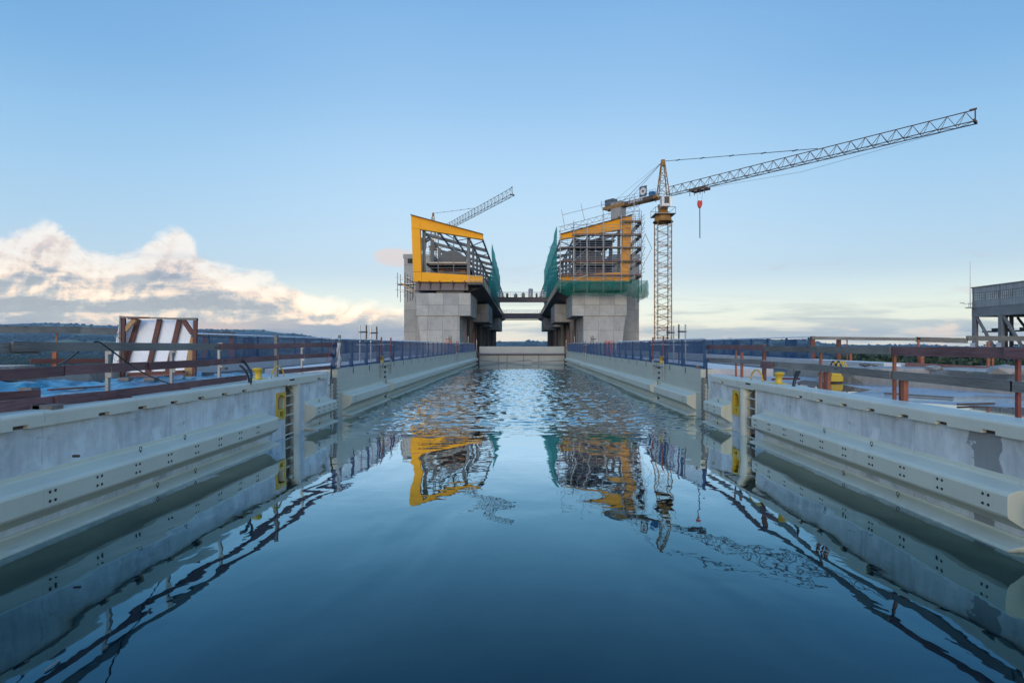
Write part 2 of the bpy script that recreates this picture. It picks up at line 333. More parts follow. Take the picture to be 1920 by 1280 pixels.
# ------------------------------------------------------------------ mesh builder
OFF = {}
class MB:
    def __init__(s): s.v = []; s.f = []
    def add(s, vs, fs):
        b = len(s.v); s.v += [Vector(v) for v in vs]; s.f += [[b + i for i in f] for f in fs]; return s
    def box(s, x0, x1, y0, y1, z0, z1):
        x0, x1 = sorted((x0, x1)); y0, y1 = sorted((y0, y1)); z0, z1 = sorted((z0, z1))
        return s.add([(x, y, z) for z in (z0, z1) for y in (y0, y1) for x in (x0, x1)],
            [(0, 2, 3, 1), (4, 5, 7, 6), (0, 1, 5, 4), (2, 6, 7, 3), (0, 4, 6, 2), (1, 3, 7, 5)])
    def bar(s, p, q, w, h=None, up=(0, 0, 1)):
        p, q = Vector(p), Vector(q); h = h or w; dd = (q - p).normalized(); up = Vector(up)
        if abs(dd.dot(up)) > .98: up = Vector((0, 1, 0))
        sx = dd.cross(up).normalized() * w / 2; sy = sx.cross(dd).normalized() * h / 2
        return s.add([c + a * sx + b * sy for c in (p, q) for a, b in ((-1, -1), (1, -1), (1, 1), (-1, 1))],
            [(3, 2, 1, 0), (4, 5, 6, 7), (0, 1, 5, 4), (1, 2, 6, 5), (2, 3, 7, 6), (3, 0, 4, 7)])
    def tube(s, pts, r, n=6, cap=True, r2=None):
        pts = [Vector(a) for a in pts]; N = len(pts); rings = []
        for i, a in enumerate(pts):
            dd = (pts[min(i + 1, N - 1)] - pts[max(i - 1, 0)]).normalized()
            up = Vector((0, 0, 1)) if abs(dd.z) < .95 else Vector((0, 1, 0))
            sx = dd.cross(up).normalized(); sy = sx.cross(dd)
            rr = r if r2 is None else r + (r2 - r) * i / (N - 1)
            rings.append([a + (sx * math.cos(2 * math.pi * k / n) + sy * math.sin(2 * math.pi * k / n)) * rr for k in range(n)])
        fs = [[i * n + k, i * n + (k + 1) % n, (i + 1) * n + (k + 1) % n, (i + 1) * n + k] for i in range(N - 1) for k in range(n)]
        if cap: fs += [list(range(n))[::-1], [(N - 1) * n + k for k in range(n)]]
        return s.add([a for rg in rings for a in rg], fs)
    def prism(s, prof, y0, y1):                     # outline in x, z pushed along y
        n = len(prof)
        return s.add([(x, y, z) for y in (y0, y1) for x, z in prof],
            [list(range(n)), list(range(n, 2 * n))[::-1]] + [[i, i + n, (i + 1) % n + n, (i + 1) % n] for i in range(n)])
    def lathe(s, prof, c, n=20, ax='z'):
        vs = []; c = Vector(c)
        for r, h in prof:
            for k in range(n):
                u, v = r * math.cos(2 * math.pi * k / n), r * math.sin(2 * math.pi * k / n)
                vs.append(c + Vector({'z': (u, v, h), 'y': (u, h, v), 'x': (h, u, v)}[ax]))
        m = len(prof)
        fs = [[i * n + k, i * n + (k + 1) % n, (i + 1) * n + (k + 1) % n, (i + 1) * n + k] for i in range(m - 1) for k in range(n)]
        fs += [list(range(n))[::-1], [(m - 1) * n + k for k in range(n)]]
        return s.add(vs, fs)
    def build(s, name, mat, parent=None, smooth=False, bevel=0., label=None):
        off = OFF.get(parent.name, Vector()) if parent else Vector()
        me = bpy.data.meshes.new(name); me.from_pydata([v - off for v in s.v], [], s.f); me.materials.append(MT[mat])
        import bmesh
        bm = bmesh.new(); bm.from_mesh(me); mat == 'water_surface' or bmesh.ops.recalc_face_normals(bm, faces=bm.faces); bm.to_mesh(me); bm.free()
        if smooth:
            me.polygons.foreach_set('use_smooth', [True] * len(me.polygons))
        o = bpy.data.objects.new(name, me); COL.objects.link(o)
        if bevel:
            bv = o.modifiers.new('bevel', 'BEVEL'); bv.width = bevel; bv.segments = 2; bv.limit_method = 'ANGLE'; bv.angle_limit = R(25)
        if parent: o.parent = parent; OFF[o.name] = off
        if label: o['label'] = label
        return o
def thing(name, label, cat, loc=(0, 0, 0), group=None):
    o = bpy.data.objects.new(name, None); COL.objects.link(o); o.location = loc; o.empty_display_size = .3
    o['label'] = label; o['category'] = cat
    if group: o['group'] = group
    OFF[o.name] = Vector(loc); return o
def tag(o, label, cat, group=None, kind=None):
    if label: o['label'] = label; o['category'] = cat
    if group: o['group'] = group
    if kind: o['kind'] = kind
    return o
def struct(name, mb, mat, **k): return tag(mb.build(name, mat, **k), None, None, kind='structure')
def again(src, d, parent=None, label=None):          # a copy of one part, moved by d
    c = src.copy(); COL.objects.link(c); c.location = src.location + Vector(d)
    if parent: c.parent = parent
    OFF[c.name] = OFF.get(src.name, Vector())
    if label: c['label'] = label
    return c
def copy_tree(o, d, label, parent=None):
    c = o.copy(); COL.objects.link(c); c.parent = parent
    if parent is None: c.location = o.location + Vector(d); c['label'] = label
    for ch in list(o.children): copy_tree(ch, d, None, c)
    return c
SIDE = {-1: 'left', 1: 'right'}
# ------------------------------------------------------------------ ground, hills, water, decks
def ss(v, a, b): u = min(1, max(0, (v - a) / (b - a))); return u * u * (3 - 2 * u)
def ripple(x, y):                                    # wind ripples over the middle of the canal, calm at both ends and along the walls
    k = ss(y, 14.2, 18.5) * ss(y, 62, 54) * ss(abs(x) + 2.6 * mn.noise(Vector((x * .3, y * .13, 2))), 6.9, 5.3)
    if k <= 0: return 0
    v = .35 * mn.noise(Vector((x * 1.2, y * 1.9, 0))) + .52 * mn.noise(Vector((x * 3.3 + 9, y * 4.1, 4))) + .24 * mn.noise(Vector((x * 5.2, y * 5.9, 8)))
    return v * .068 * k
w = MB(); ys_ = [-12 + i * 1.3 for i in range(20)] + [14 + .08 * i for i in range(624)] + [64 + 1.39 * i for i in range(11)]; NX_ = 150
for y_ in ys_:
    for i in range(NX_ + 1): x_ = -6.56 + 13.12 * i / NX_; w.v.append(Vector((x_, y_, ripple(x_, y_))))
w.f = [[j * (NX_ + 1) + i, j * (NX_ + 1) + i + 1, (j + 1) * (NX_ + 1) + i + 1, (j + 1) * (NX_ + 1) + i] for j in range(len(ys_) - 1) for i in range(NX_)]
struct('water', w, 'water_surface', smooth=True)
w = MB().box(-6.6, 6.6, -12, 78.5, -3.4, -1.3); struct('canal_bed', w, 'dark_interior')
w = MB().box(-15000, 15000, -3000, 15000, -40, -37.5); struct('ground', w, 'valley_ground')
ridge = [(-3.2, .030), (-2, .036), (-.98, .038), (-.89, .0405), (-.76, .036), (-.6, .030), (-.5, .0285), (-.44, .022), (-.34, .010), (-.2, .005), (0, .0058), (.2, .004), (.35, .009), (.42, .0115), (.52, .0095), (.6, .0), (.9, -.003), (3.2, .004)]
def rq(p):
    for (a, va), (b, vb) in zip(ridge, ridge[1:]):
        if a <= p <= b: u = (p - a) / (b - a); u = u * u * (3 - 2 * u); return va + (vb - va) * u
    return 0
def hill_z(p, Y):
    H = CZ + rq(p) * 5200
    f = lambda a, b: (lambda u: u * u * (3 - 2 * u))(min(1, max(0, (Y - a) / (b - a))))
    n = mn.fractal(Vector((p * Y / 700, Y / 900, 0)), 1., 2., 5)
    z = -36.5 + (H + 36.5) * (.32 * f(1700, 3000) + .68 * f(3000, 5200)) + n * 10 * f(800, 3500) + mn.noise(Vector((p * Y / 90, Y / 90, 5))) * 7 * f(1500, 3500)
    return z - 60 * f(5600, 9000)
w = MB(); NPp = 340; Ys = [60 * (9500 / 60) ** (i / 90) for i in range(91)]
for Y in Ys:
    for i in range(NPp + 1):
        p_ = -3.0 + 6.0 * i / NPp; w.v.append(Vector((p_ * Y, Y, hill_z(p_, Y))))
w.f = [[j * (NPp + 1) + i, j * (NPp + 1) + i + 1, (j + 1) * (NPp + 1) + i + 1, (j + 1) * (NPp + 1) + i] for j in range(90) for i in range(NPp)]
struct('hills', w, 'valley_ground', smooth=True)
# woods in the valley that read as one mass
ico = [(0, 0, 1)] + [(.894 * math.cos(k * 1.2566), .894 * math.sin(k * 1.2566), .447) for k in range(5)] + [(.894 * math.cos(k * 1.2566 + .628), .894 * math.sin(k * 1.2566 + .628), -.447) for k in range(5)] + [(0, 0, -1)]
icf = [(0, 1 + k, 1 + (k + 1) % 5) for k in range(5)] + [(1 + k, 6 + k, 1 + (k + 1) % 5) for k in range(5)] + [(1 + (k + 1) % 5, 6 + k, 6 + (k + 1) % 5) for k in range(5)] + [(6 + k, 11, 6 + (k + 1) % 5) for k in range(5)]
w = MB(); cnt = 0
while cnt < 15000:
    Y = 330 * (4600 / 330) ** (random.random() ** .8); p_ = random.uniform(-1.5, 1.5)
    if abs(p_) < .25 and Y < 1500: continue
    if mn.fractal(Vector((p_ * Y / 380, Y / 620, 3)), 1., 2., 4) < -.02 and Y > 500: continue
    z = hill_z(p_, Y); s_ = random.uniform(4, 8) * (1 + Y / 6000)
    for k in range(2):
        r = s_ * random.uniform(.6, 1); c = Vector((p_ * Y + random.uniform(-s_, s_) * .7, Y + random.uniform(-s_, s_) * .7, z + random.uniform(5, 11)))
        w.add([c + Vector(q) * r * random.uniform(.72, 1.2) for q in ico], icf)
    cnt += 1
tag(w.build('forest', 'forest_green'), 'dark green woods covering the valley floor below the hills', 'forest', kind='stuff')
for s in (-1, 1):
    zt = 1.62 if s < 0 else 1.52                      # near deck behind the coping
    w = MB(); w.box(s * 6.95, s * 17, -12, 18.45, -6, zt); w.box(s * 6.95, s * 17, -12, 18.4, -37, -6.004)
    struct('deck', w, 'deck_concrete')
    w = MB(); w.box(s * 6.96, s * 14.1, 19.2, 78, .6, 1.42); w.box(s * 6.96, s * 10, 30, 78, -1.4, .59)
    w2 = MB().box(s * 6.97, s * 9.2, 19.3, 77.9, 1.425, 1.74)
    struct('bridge_deck', w, 'asphalt'); struct('walkway', w2, 'deck_light')
    struct('kerb_strip', MB().box(s * 13.2, s * 14.05, 19.3, 77.9, 1.425, 1.95), 'deck_light')
# ------------------------------------------------------------------ canal walls
def fender(parent, s, y0, y1, holes=None, eyes=(), zshift=0.):
    o1 = MB(); pr = [(6.57, .88), (6.535, .88), (6.53, .82), (6.50, .80), (6.26, .745), (6.225, .725), (6.21, .69), (6.21, .45), (6.225, .415), (6.26, .39), (6.51, .235), (6.57, .21)]
    o1.prism([(s * a, b + zshift) for a, b in pr], y0, y1)
    f = o1.build('fender', 'beige_paint', parent, bevel=.006)
    o2 = MB(); pr = [(6.57, .13), (6.53, .13), (6.525, .10), (6.49, .085), (6.25, .035), (6.215, .015), (6.205, -.02), (6.205, -.18), (6.25, -.25), (6.57, -.5)]
    o2.prism([(s * a, b) for a, b in pr], y0, y1 + .15)
    lo = o2.build('lower_fender', 'beige_paint', parent, bevel=.005)
    if holes:
        n, a0, dy = holes
        for i in range(n):
            w = MB()
            for b in (0, 1):
                for c in (0, 1): w.lathe([(.019, 0), (.021, .002), (.014, .0035), (.014, .006)], (s * 6.2075, a0 + i * dy + b * .085, .515 + c * .125), 12, 'x')
            w.build('bolt_holes', 'black_slot', f)
            w = MB()
            for b in (0, 1):
                for c in (0, 1): w.lathe([(.011, -.004), (.011, .004)], (s * 6.2040, a0 + i * dy + b * .085 + .002, .513 + c * .125), 6, 'x')
            w.build('bolt_heads', 'bolt_steel', f)
    for (ye, low) in eyes:
        w = MB(); cz = .80 if not low else .09; cx = 6.40 if not low else 6.38
        w.tube([(s * cx, ye + .032 * math.cos(a / 10 * math.tau), cz + .035 + .032 * math.sin(a / 10 * math.tau)) for a in range(11)], .007, 6, False)
        w.lathe([(.012, -.03), (.012, .012)], (s * cx, ye, cz), 8)
        w.build('eye_bolt', 'bolt_steel', lo if low else f)
def recess(parent, s, ya, yb, za, zb, name='bollard_recess'):
    X = 6.52; w = MB(); n = 8; cy = (ya + yb) / 2; hw = (yb - ya) / 2
    def plate(y0, y1, z0, z1): w.box(s * X, s * 6.6, y0, y1, z0, z1)
    plate(ya, ya + .07, za, zb); plate(yb - .07, yb, za, zb); plate(ya + .07, yb - .07, zb - .07, zb)
    plate(ya + .07, yb - .07, za, za + .07); plate(ya + .07, yb - .07, za + .22, za + .28)
    plate(ya + .07, cy - .09, za + .07, za + .22); plate(cy + .09, yb - .07, za + .07, za + .22)
    for k in range(6):                                 # rounded shoulders
        a0, a1 = k / 6, (k + 1) / 6; zz = .16
        for sg in (-1, 1):
            yy = cy + sg * (hw - .07); c = 1 - math.sin(a0 * math.pi / 2)
            w.box(s * (X + .002), s * 6.598, yy, yy - sg * .14 * (1 - math.sqrt(max(0, 1 - a1 * a1))), zb - .07 - zz + a0 * zz, zb - .07 - zz + a1 * zz)
    o = w.build(name, 'yellow_paint', parent)
    MB().box(s * 6.8, s * 6.82, ya + .02, yb - .02, za + .02, zb - .02).build('back_plate', 'yellow_paint', o)
    w = MB(); w.box(s * 6.602, s * 6.8, ya + .012, ya + .03, za, zb); w.box(s * 6.602, s * 6.8, yb - .03, yb - .012, za, zb); w.box(s * 6.602, s * 6.8, ya + .031, yb - .031, zb - .03, zb - .012); w.box(s * 6.602, s * 6.8, ya + .031, yb - .031, za + .012, za + .03)
    w.build('liner', 'yellow_paint', o)
    w = MB(); w.lathe([(.035, -.14), (.035, .10), (.05, .12), (.05, .15)], (s * 6.66, cy - .12, za + .42), 12)
    w.build('pin', 'yellow_paint', o, smooth=True)
    return o
for s in (-1, 1):
    L = s < 0
    zc = 1.70 if L else 1.60
    zb = zc - .21
    q = thing('quay_wall', ['', 'right', 'left'][s] and f'pale concrete quay wall with beige coping and fender along the {SIDE[s]} side of the water', 'quay wall', (s * 6.55, 2, 0))
    n0, n1 = (15.0, 15.62) if L else (14.75, 15.38)   # ladder niche
    mt = 'wall_concrete' if L else 'wall_concrete_stained'
    ya, yb = (14.42, 14.98) if L else (15.72, 16.28)   # yellow recess
    za, zb2 = (.56, 1.30) if L else (.50, 1.24)
    w = MB()
    def seg(y0, y1):
        if y0 < ya and yb < y1:
            w.box(s * 6.55, s * 6.95, y0, ya, -3, zb - .002); w.box(s * 6.55, s * 6.95, yb, y1, -3, zb - .002)
            w.box(s * 6.55, s * 6.95, ya, yb, -3, za); w.box(s * 6.55, s * 6.95, ya, yb, zb2, zb - .002)
        else: w.box(s * 6.55, s * 6.95, y0, y1, -3, zb - .002)
    seg(-12, n0 - .002 if not L else 14.99); seg(n1 + .3, 18.35)
    w.box(s * 7.15, s * 7.3, n0 - .02, n1 + .3, -3, zb)
    w.build('concrete_face', mt, q)
    # coping with drain slots
    w = MB(); slots = ([7.0, 8.4, 9.25, 10.1, 10.95, 11.8, 12.65, 17.3] if L else [6.2, 7.28, 8.1, 8.9, 9.74, 10.56, 11.4, 12.23, 17.0]) + [-1, .5, 2, 3.5, 5.]
    slots.sort(); pr = [(6.97, zc), (6.535, zc), (6.508, zc - .005), (6.487, zc - .017), (6.475, zc - .034), (6.47, zc - .055), (6.47, zb + .055), (6.97, zb + .055)]
    joints = [-12, -4, 1.5, 7.35 if L else 6.7, 13.2 if L else 13.4, n0 - .03, 18.0]
    for a, b in zip(joints, joints[1:]): w.prism([(s * a_, b_) for a_, b_ in pr], a + .004, b - .004)
    prev = -12
    for sl in slots + [18.0]:
        e_ = sl - .11 if sl < 18 else 18.0
        if not (prev < n0 < e_): w.box(s * 6.4705, s * 6.97, prev, e_, zb, zb + .055)
        else: w.box(s * 6.4705, s * 6.97, prev, n0 - .03, zb, zb + .055); w.box(s * 6.4705, s * 6.97, n0 - .03, e_, zb - .03, zb + .055)
        prev = sl + .11
    cp = w.build('coping', 'coping_paint', q)
    for sl in slots:
        if sl > 5.5: MB().box(s * 6.545, s * 6.9, sl - .11, sl + .11, zb + .001, zb + .054).build('drain_slot', 'rusty_steel', cp)
    MB().box(s * 6.466, s * 6.5, n0 + .1, n0 + .42, zb + .10, zb + .145).build('drain_slot', 'black_slot', cp)
    MB().box(s * 6.53, s * 6.95, 18.0, 18.42, zb - .25, zc - .01).build('end_block', 'wall_concrete', q)
    # ladder in its niche
    ld = MB()
    yr = n1 - .03 if L else n1 - .03
    ld.tube([(s * 6.80, yr, zb - .05), (s * 6.56, yr, zb - .28), (s * 6.56, yr, -.8)], .022, 8)
    lo = ld.build('ladder', 'beige_paint', q)
    for k in range(8):
        zz = 1.16 - k * .275 if L else 1.1 - k * .275
        MB().bar((s * 6.58, n0 + .02, zz), (s * 6.58, yr, zz), .04, .03).build('rung', 'coping_paint', lo)
    w = MB(); w.box(s * 7.05, s * 7.1, n0, n1 + .25, -2, zb - .05)
    w.build('niche_back', 'brown_column', q)
    w = MB(); w.box(s * 6.54, s * 6.7, n0 - .11, n0 - .012, -2, zb - .004); w.build('edge_strip', 'coping_paint', q, bevel=.01)
    w = MB(); w.prism([(s * (6.62 + .15 * math.cos(a)), n1 + .16 + .16 * math.sin(a)) for a in [k * math.tau / 20 for k in range(20)]], 0, 1)
    w.v = [Vector((v.x, v.z, -2 + v.y * (zb + 1.99))) for v in w.v]
    w.build('corner_column', 'coping_paint', q, smooth=False)
    recess(q, s, ya, yb, za, zb2)
    if L:
        fender(q, s, 6.1, 13.85, (9, 6.34, .797), [(9.1, 0), (10.3, 0), (9.5, 1), (10.6, 1)])
        fender(q, s, -3, 6.0); fender(q, s, 16.3, 18.2, (4, 16.55, .45), [(17.1, 0), (17.1, 1)])
        w = MB(); w.lathe([(.02, 0), (.02, .09)], (-6.5, 7.85, .97), 10, 'x'); w.v = [Vector((v.x - .06 * 0, v.y, v.z)) for v in w.v]; w.build('pipe_stub', 'rusty_steel', q)
    else:
        fender(q, s, 6.7, 14.2, (10, 6.98, .77), [(11.1, 0), (9.6, 0), (10.4, 1), (8.9, 1)])
        fender(q, s, -1, 6.0); fender(q, s, 16.35, 17.95, (2, 16.9, .62), [(17.1, 0), (17.1, 1)])
    # expansion joint with bolted strips
    j = thing('expansion_joint', f'brown steel expansion joint with bolted strips, {SIDE[s]} wall of the canal', 'joint', (s * 6.5, 18.8, 0), 'expansion joints')
    MB().box(s * 6.50, s * 6.9, 18.78, 19.02, -2, 1.45).build('column', 'brown_column', j, bevel=.01)
    MB().box(s * 6.58, s * 6.9, 18.43, 18.62, -2, 1.3).build('rubber_seal', 'rubber', j)
    for yj in (18.36, 18.64, 19.04):
        pl = MB().box(s * 6.53, s * 6.58, yj, yj + .12, -2, 1.25 if yj > 18.5 else 1.2).build('strip', 'coping_paint', j)
        b0 = MB().lathe([(.018, 0), (.018, .02)], (s * 6.515, yj + .06, .02), 6, 'x').build('bolt', 'bolt_steel', pl)
        for k in range(1, 9): again(b0, (0, 0, k * .14))
    w = MB(); w.tube([(s * 6.62, 18.8, 1.45), (s * 6.6, 18.75, 1.75), (s * 6.66, 18.9, 1.9)], .03, 8); w.build('hose', 'dark_steel', j)
    # steel trough wall beyond
    tw = thing('trough_wall', f'long beige steel wall of the canal bridge under the {SIDE[s]} blue railing', 'canal wall', (s * 6.6, 48, 0))
    MB().box(s * 6.55, s * 6.95, 19.22, 77.4, -3, 1.73).build('wall_plate', 'beige_wall', tw)
    w = MB(); w.box(s * 6.543, s * 6.56, 19.4, 77.3, 1.30, 1.315); w.box(s * 6.53, s * 6.56, 19.3, 77.3, .86, .90)
    w.build('seam', 'beige_paint', tw)
    for k in range(25):
        yk = 21.0 + 2.22 * k
        MB().box(s * 6.541, s * 6.56, yk, yk + .07, 1.50, 1.727).build('notch', 'black_slot', tw)
    g0 = 25.7 if L else 24.9
    for a, b in ((19.75, g0 - .15), (g0 + .45, 36.6), (36.68, 45.2), (45.28, 54.0), (54.5, 66), (66.08, 76.6)):
        fender(tw, s, a, b, (1, a + .45, 1) if a < 26 else None)
    for k in range(7):
        zz = 1.55 - k * .24
        if .2 < zz < .88 or zz < .1: continue
        MB().box(s * 6.535, s * 6.56, g0 + .02, g0 + .36, zz - .05, zz + .04).build('foot_hole', 'black_slot', tw)
    w = MB().box(s * 6.53, s * 6.56, g0 + .39, g0 + .43, 0, .95); w.build('edge_strip', 'dark_steel', tw)
# end gate of the trough
gt = thing('gate', 'wide pale beige steel gate closing the far end of the canal', 'gate', (0, 78, 0))
MB().box(-6.15, 6.3, 78.0, 78.6, -3, 2.42).build('gate_plate', 'gate_paint', gt, bevel=.02)
MB().tube([(-6.6, 77.85, 1.30), (6.6, 77.85, 1.30)], .14, 10).build('buffer_beam', 'purple_steel', gt)
MB().bar((-6.15, 77.97, .08), (6.3, 77.97, .08), .05, .06).build('seam', 'coping_paint', gt)
for xs_ in (-1, 1): MB().box(xs_ * 6.2 + .05, xs_ * 6.55 + .05, 77.6, 78.2, -2, 1.25).build('side_seal', 'rubber', gt)
w = MB(); pts = [P(898 + i * 160 / 40, 0, 77.6) for i in range(41)]
for i, a in enumerate(pts): u = i / 40; a.z = .42 - .30 * (math.sin(u * math.pi * 1.5 + .2) ** 2 if u < .62 else 1 - (u - .62) / .38 * .9)
w.tube(pts, .025, 5); tag(w.build('cable', 'dark_steel'), 'thin black cable sagging across the front of the far gate', 'cable')
for i, px_ in enumerate((934.5, 951.5, 981.5, 1010)):
    a = P(px_, 0, 77.65); MB().tube([(a.x, 77.65, 1.3), (a.x - (.1 if i == 1 else 0), 77.65, .15)], .03, 5).build('chain', 'rusty_steel', gt)
# ------------------------------------------------------------------ blue railings
def railing(s, x, y0, y1, zb, zt, label, y_wide=()):
    r = thing('railing', label, 'railing', (s * x, (y0 + y1) / 2, zb))
    MB().tube([(s * x, y0, zt), (s * x, y1, zt)], .035, 8).build('top_rail', 'rail_silver', r, smooth=True)
    MB().box(s * (x - .02), s * (x + .02), y0, y1, zt - .14, zt - .10).build('middle_rail', 'blue_steel', r)
    MB().box(s * (x - .03), s * (x + .03), y0, y1, zb, zb + .09).build('bottom_rail', 'blue_steel', r)
    first = None; n = int((y1 - y0) / 2.2 + .5)
    for k in range(n + 1):
        yk = y0 + .06 + (y1 - y0 - .12) * k / n
        if first is None:
            w = MB(); w.add([(s * (x - .05) , yk + a, z_) if i == 0 else (s * (x + .05 + (.05 if z_ < zb + .3 else 0)), yk + a, z_) for a in (-.02, .02) for z_ in (zb - .03, zb + .28, zb + .34, zt - .03) for i in (0, 1)],
                [(0, 1, 3, 2), (2, 3, 5, 4), (4, 5, 7, 6), (8, 10, 11, 9), (10, 12, 13, 11), (12, 14, 15, 13), (0, 8, 9, 1), (6, 7, 15, 14), (0, 2, 10, 8), (2, 4, 12, 10), (4, 6, 14, 12), (1, 9, 11, 3), (3, 11, 13, 5), (5, 13, 15, 7)])
            first = w.build('post', 'blue_steel', r)
        else: again(first, (0, yk - y0 - .06, 0))
    w = MB(); z_ = zb + .13
    while z_ < zt - .16: w.box(s * x - .0025, s * x + .0025, y0, y1, z_ - .004, z_ + .004); z_ += .045
    yk = y0 + .05
    while yk < y1:
        w.box(s * x - .003, s * x + .003, yk - .003, yk + .003, zb + .1, zt - .14); yk += .055 if y0 < 30 else .075
    w.build('mesh_infill', 'blue_steel', r)
    for yw in y_wide: MB().box(s * (x - .27), s * (x + .27), yw - .02, yw + .02, zb - .05, zt - .12).build('wide_panel', 'blue_steel', r)
for s in (-1, 1):
    g0 = 25.7 if s < 0 else 24.9
    railing(s, 6.75, 19.35, g0 - .05, 1.75, 2.83, f'short blue mesh railing with silver handrail nearest the joint on the {SIDE[s]} wall')
    railing(s, 6.75, g0 + .5, 54.0, 1.75, 2.83, f'long middle stretch of blue mesh railing on top of the {SIDE[s]} canal wall')
    railing(s, 6.75, 54.5, 76.8, 1.75, 2.83, f'farthest stretch of blue mesh railing on the {SIDE[s]} wall, before the gate')
    railing(s, 13.9, 25.6 if s > 0 else 21.5, 77.5, 1.95, 3.10 if s < 0 else 3.0, f'blue railing with silver handrail along the outer edge of the {SIDE[s]} bridge deck', (27.3, 34.5, 42))
# ------------------------------------------------------------------ scaffold frames clamped over the walls
def clamp_frame(s, y0, y1, k, lab):
    f = thing('scaffold_frame', lab, 'scaffold frame', (s * 6.7, y0, 1.2), 'scaffold frames clamped over the canal walls')
    for yy in (y0, y1):
        for dx, zt, zb_, mt in ((7.55, 3.55, 1.5, 'scaffold_tube'), (7.25, 3.55, 1.5, 'rusty_steel')):
            MB().tube([(s * dx, yy + .3, zb_), (s * dx, yy + .3, zt)], .035, 6).build('pole', mt, f)
        MB().tube([(s * 7.6, yy + .3, 3.22), (s * 7.2, yy + .3, 3.22)], .04, 6).build('coupler', 'dark_steel', f)
        MB().tube([(s * 6.46, yy, 1.05 if yy == y0 else 1.2), (s * 6.46, yy, 1.9)], .035, 6).build('pole', 'scaffold_tube', f)
        MB().tube([(s * 6.46, yy, 1.9), (s * 6.46, yy, 2.98)], .036, 6).build('pole', 'red_primer', f, label='red painted upper pole')
        MB().tube([(s * 6.36, yy, 2.62), (s * 7.7, yy + .3, 2.62)], .03, 6).build('crossbar', 'scaffold_tube', f)
    for z_ in (1.62, 2.08, 2.64): MB().tube([(s * 6.46, y0 - .1, z_), (s * 6.46, y1 + .1, z_)], .03, 6).build('crossbar', 'galvanised', f)
clamp_frame(-1, 24.9, 26.7, 1, 'scaffold frame of red and grey tubes over the left wall, nearest')
clamp_frame(1, 24.0, 25.9, 1, 'scaffold frame of red and grey tubes over the right wall, nearest')
clamp_frame(-1, 53.4, 54.9, 1, 'small red scaffold frame far along the left railing')
clamp_frame(1, 53.4, 54.9, 1, 'small red scaffold frame far along the right railing')
def wall_end_scaffold(s):
    f = thing('scaffold_frame', f'cluster of scaffold tubes beside the {SIDE[s]} end of the gate', 'scaffold frame', (s * 7, 77.5, 1.4))
    for i in range(5):
        MB().tube([(s * (6.5 + i * .42), 77.4 + (i % 2) * .5, .9), (s * (6.5 + i * .42), 77.4 + (i % 2) * .5, 3.4 + (i * 37 % 5) * .5)], .045, 6).build('pole', ('scaffold_tube', 'red_primer', 'rusty_steel')[i % 3], f)
    for z_ in (1.3, 1.75, 2.2, 2.9): MB().tube([(s * 6.2, 77.3, z_), (s * 8.6, 77.3, z_)], .05, 6).build('crossbar', 'rusty_steel', f)
    MB().box(s * 6.35, s * 7.2, 77.1, 77.25, 1.4, 1.95).build('timber_stack', 'wood_grey', f)
for s in (-1, 1): wall_end_scaffold(s)
# yellow bollards at the trough gaps, orange boxes behind the railings
def bollard(x, y, z, sc, s, label):
    b = thing('mooring_bollard', label, 'bollard', (x, y, z), 'yellow mooring bollards')
    w = MB(); w.lathe([(.115 * sc, 0), (.10 * sc, .02), (.088 * sc, .12), (.09 * sc, .17), (.125 * sc, .215), (.14 * sc, .255), (.125 * sc, .285), (.06 * sc, .30)], (x, y, z), 24)
    for v in w.v:
        if v.z - z > .16: v.x += s * -1 * max(0, (v.z - z - .16)) * .0; v.y -= max(0, v.z - z - .16) * .45 * sc
    w.build('post_head', 'yellow_paint', b, smooth=True)
    MB().box(x - .15 * sc, x + .15 * sc, y - .30 * sc, y + .32 * sc, z - .025, z + .006).build('base_plate', 'yellow_paint', b, bevel=.006)
bollard(-6.87, 14.1, 1.71, .92, -1, 'yellow mushroom shaped mooring bollard on the left coping beside black hoses')
bollard(6.80, 13.9, 1.61, .92, 1, 'yellow mushroom shaped mooring bollard on the right coping beside a yellow hoop')
bollard(-6.7, 25.9, 1.76, .8, -1, 'small yellow mooring bollard in the gap of the left railing')
bollard(6.7, 25.2, 1.76, .9, 1, 'small yellow mooring bollard in the gap of the right railing')
def hoop(x, y0, y1, z, r, lab):
    w = MB(); c = (y0 + y1) / 2; a = (y1 - y0) / 2
    w.tube([(x, c - a * math.cos(k * math.pi / 14), z + .30 * math.sin(k * math.pi / 14)) for k in range(15)], .022, 8)
    tag(w.build('hoop', 'yellow_paint', smooth=True), lab, 'hoop', 'yellow grab hoops')
hoop(-6.75, 14.6, 15.35, 1.70, .3, 'yellow steel hoop standing on the left coping above the ladder')
hoop(6.72, 14.65, 15.4, 1.60, .3, 'yellow steel hoop standing on the right coping above the ladder')
for i, (py_, s) in enumerate(((57, -1), (47, 1))):
    b = thing('cabinet', ('orange cabinet on the left deck behind the far railing', 'red orange barrier box on the right deck behind the railing')[i], 'cabinet', (s * 7.6, py_, 1.74))
    MB().box(s * 7.5, s * 8.1, py_, py_ + .5, 1.75, 3.05 if i == 0 else 2.92).build('body', 'orange_plastic', b, bevel=.03)
    MB().box(s * 7.46, s * 8.14, py_ - .02, py_ + .53, 3.052 - .13 * i, 3.11 - .13 * i).build('lid', 'orange_plastic', b)
for s, yk in ((1, 19.6), (1, 27.8), (1, 40)):
    tag(MB().lathe([(.05, -.03), (.065, 0), (.05, .03)], (6.56, yk, 1.80), 10, 'x').build('lamp', 'crane_yellow'), f'round yellow marker lamp on the right wall top, {["nearest the joint", "below the middle railing", "farthest"][(19.6, 27.8, 40).index(yk)]}', 'lamp', 'yellow marker lamps')
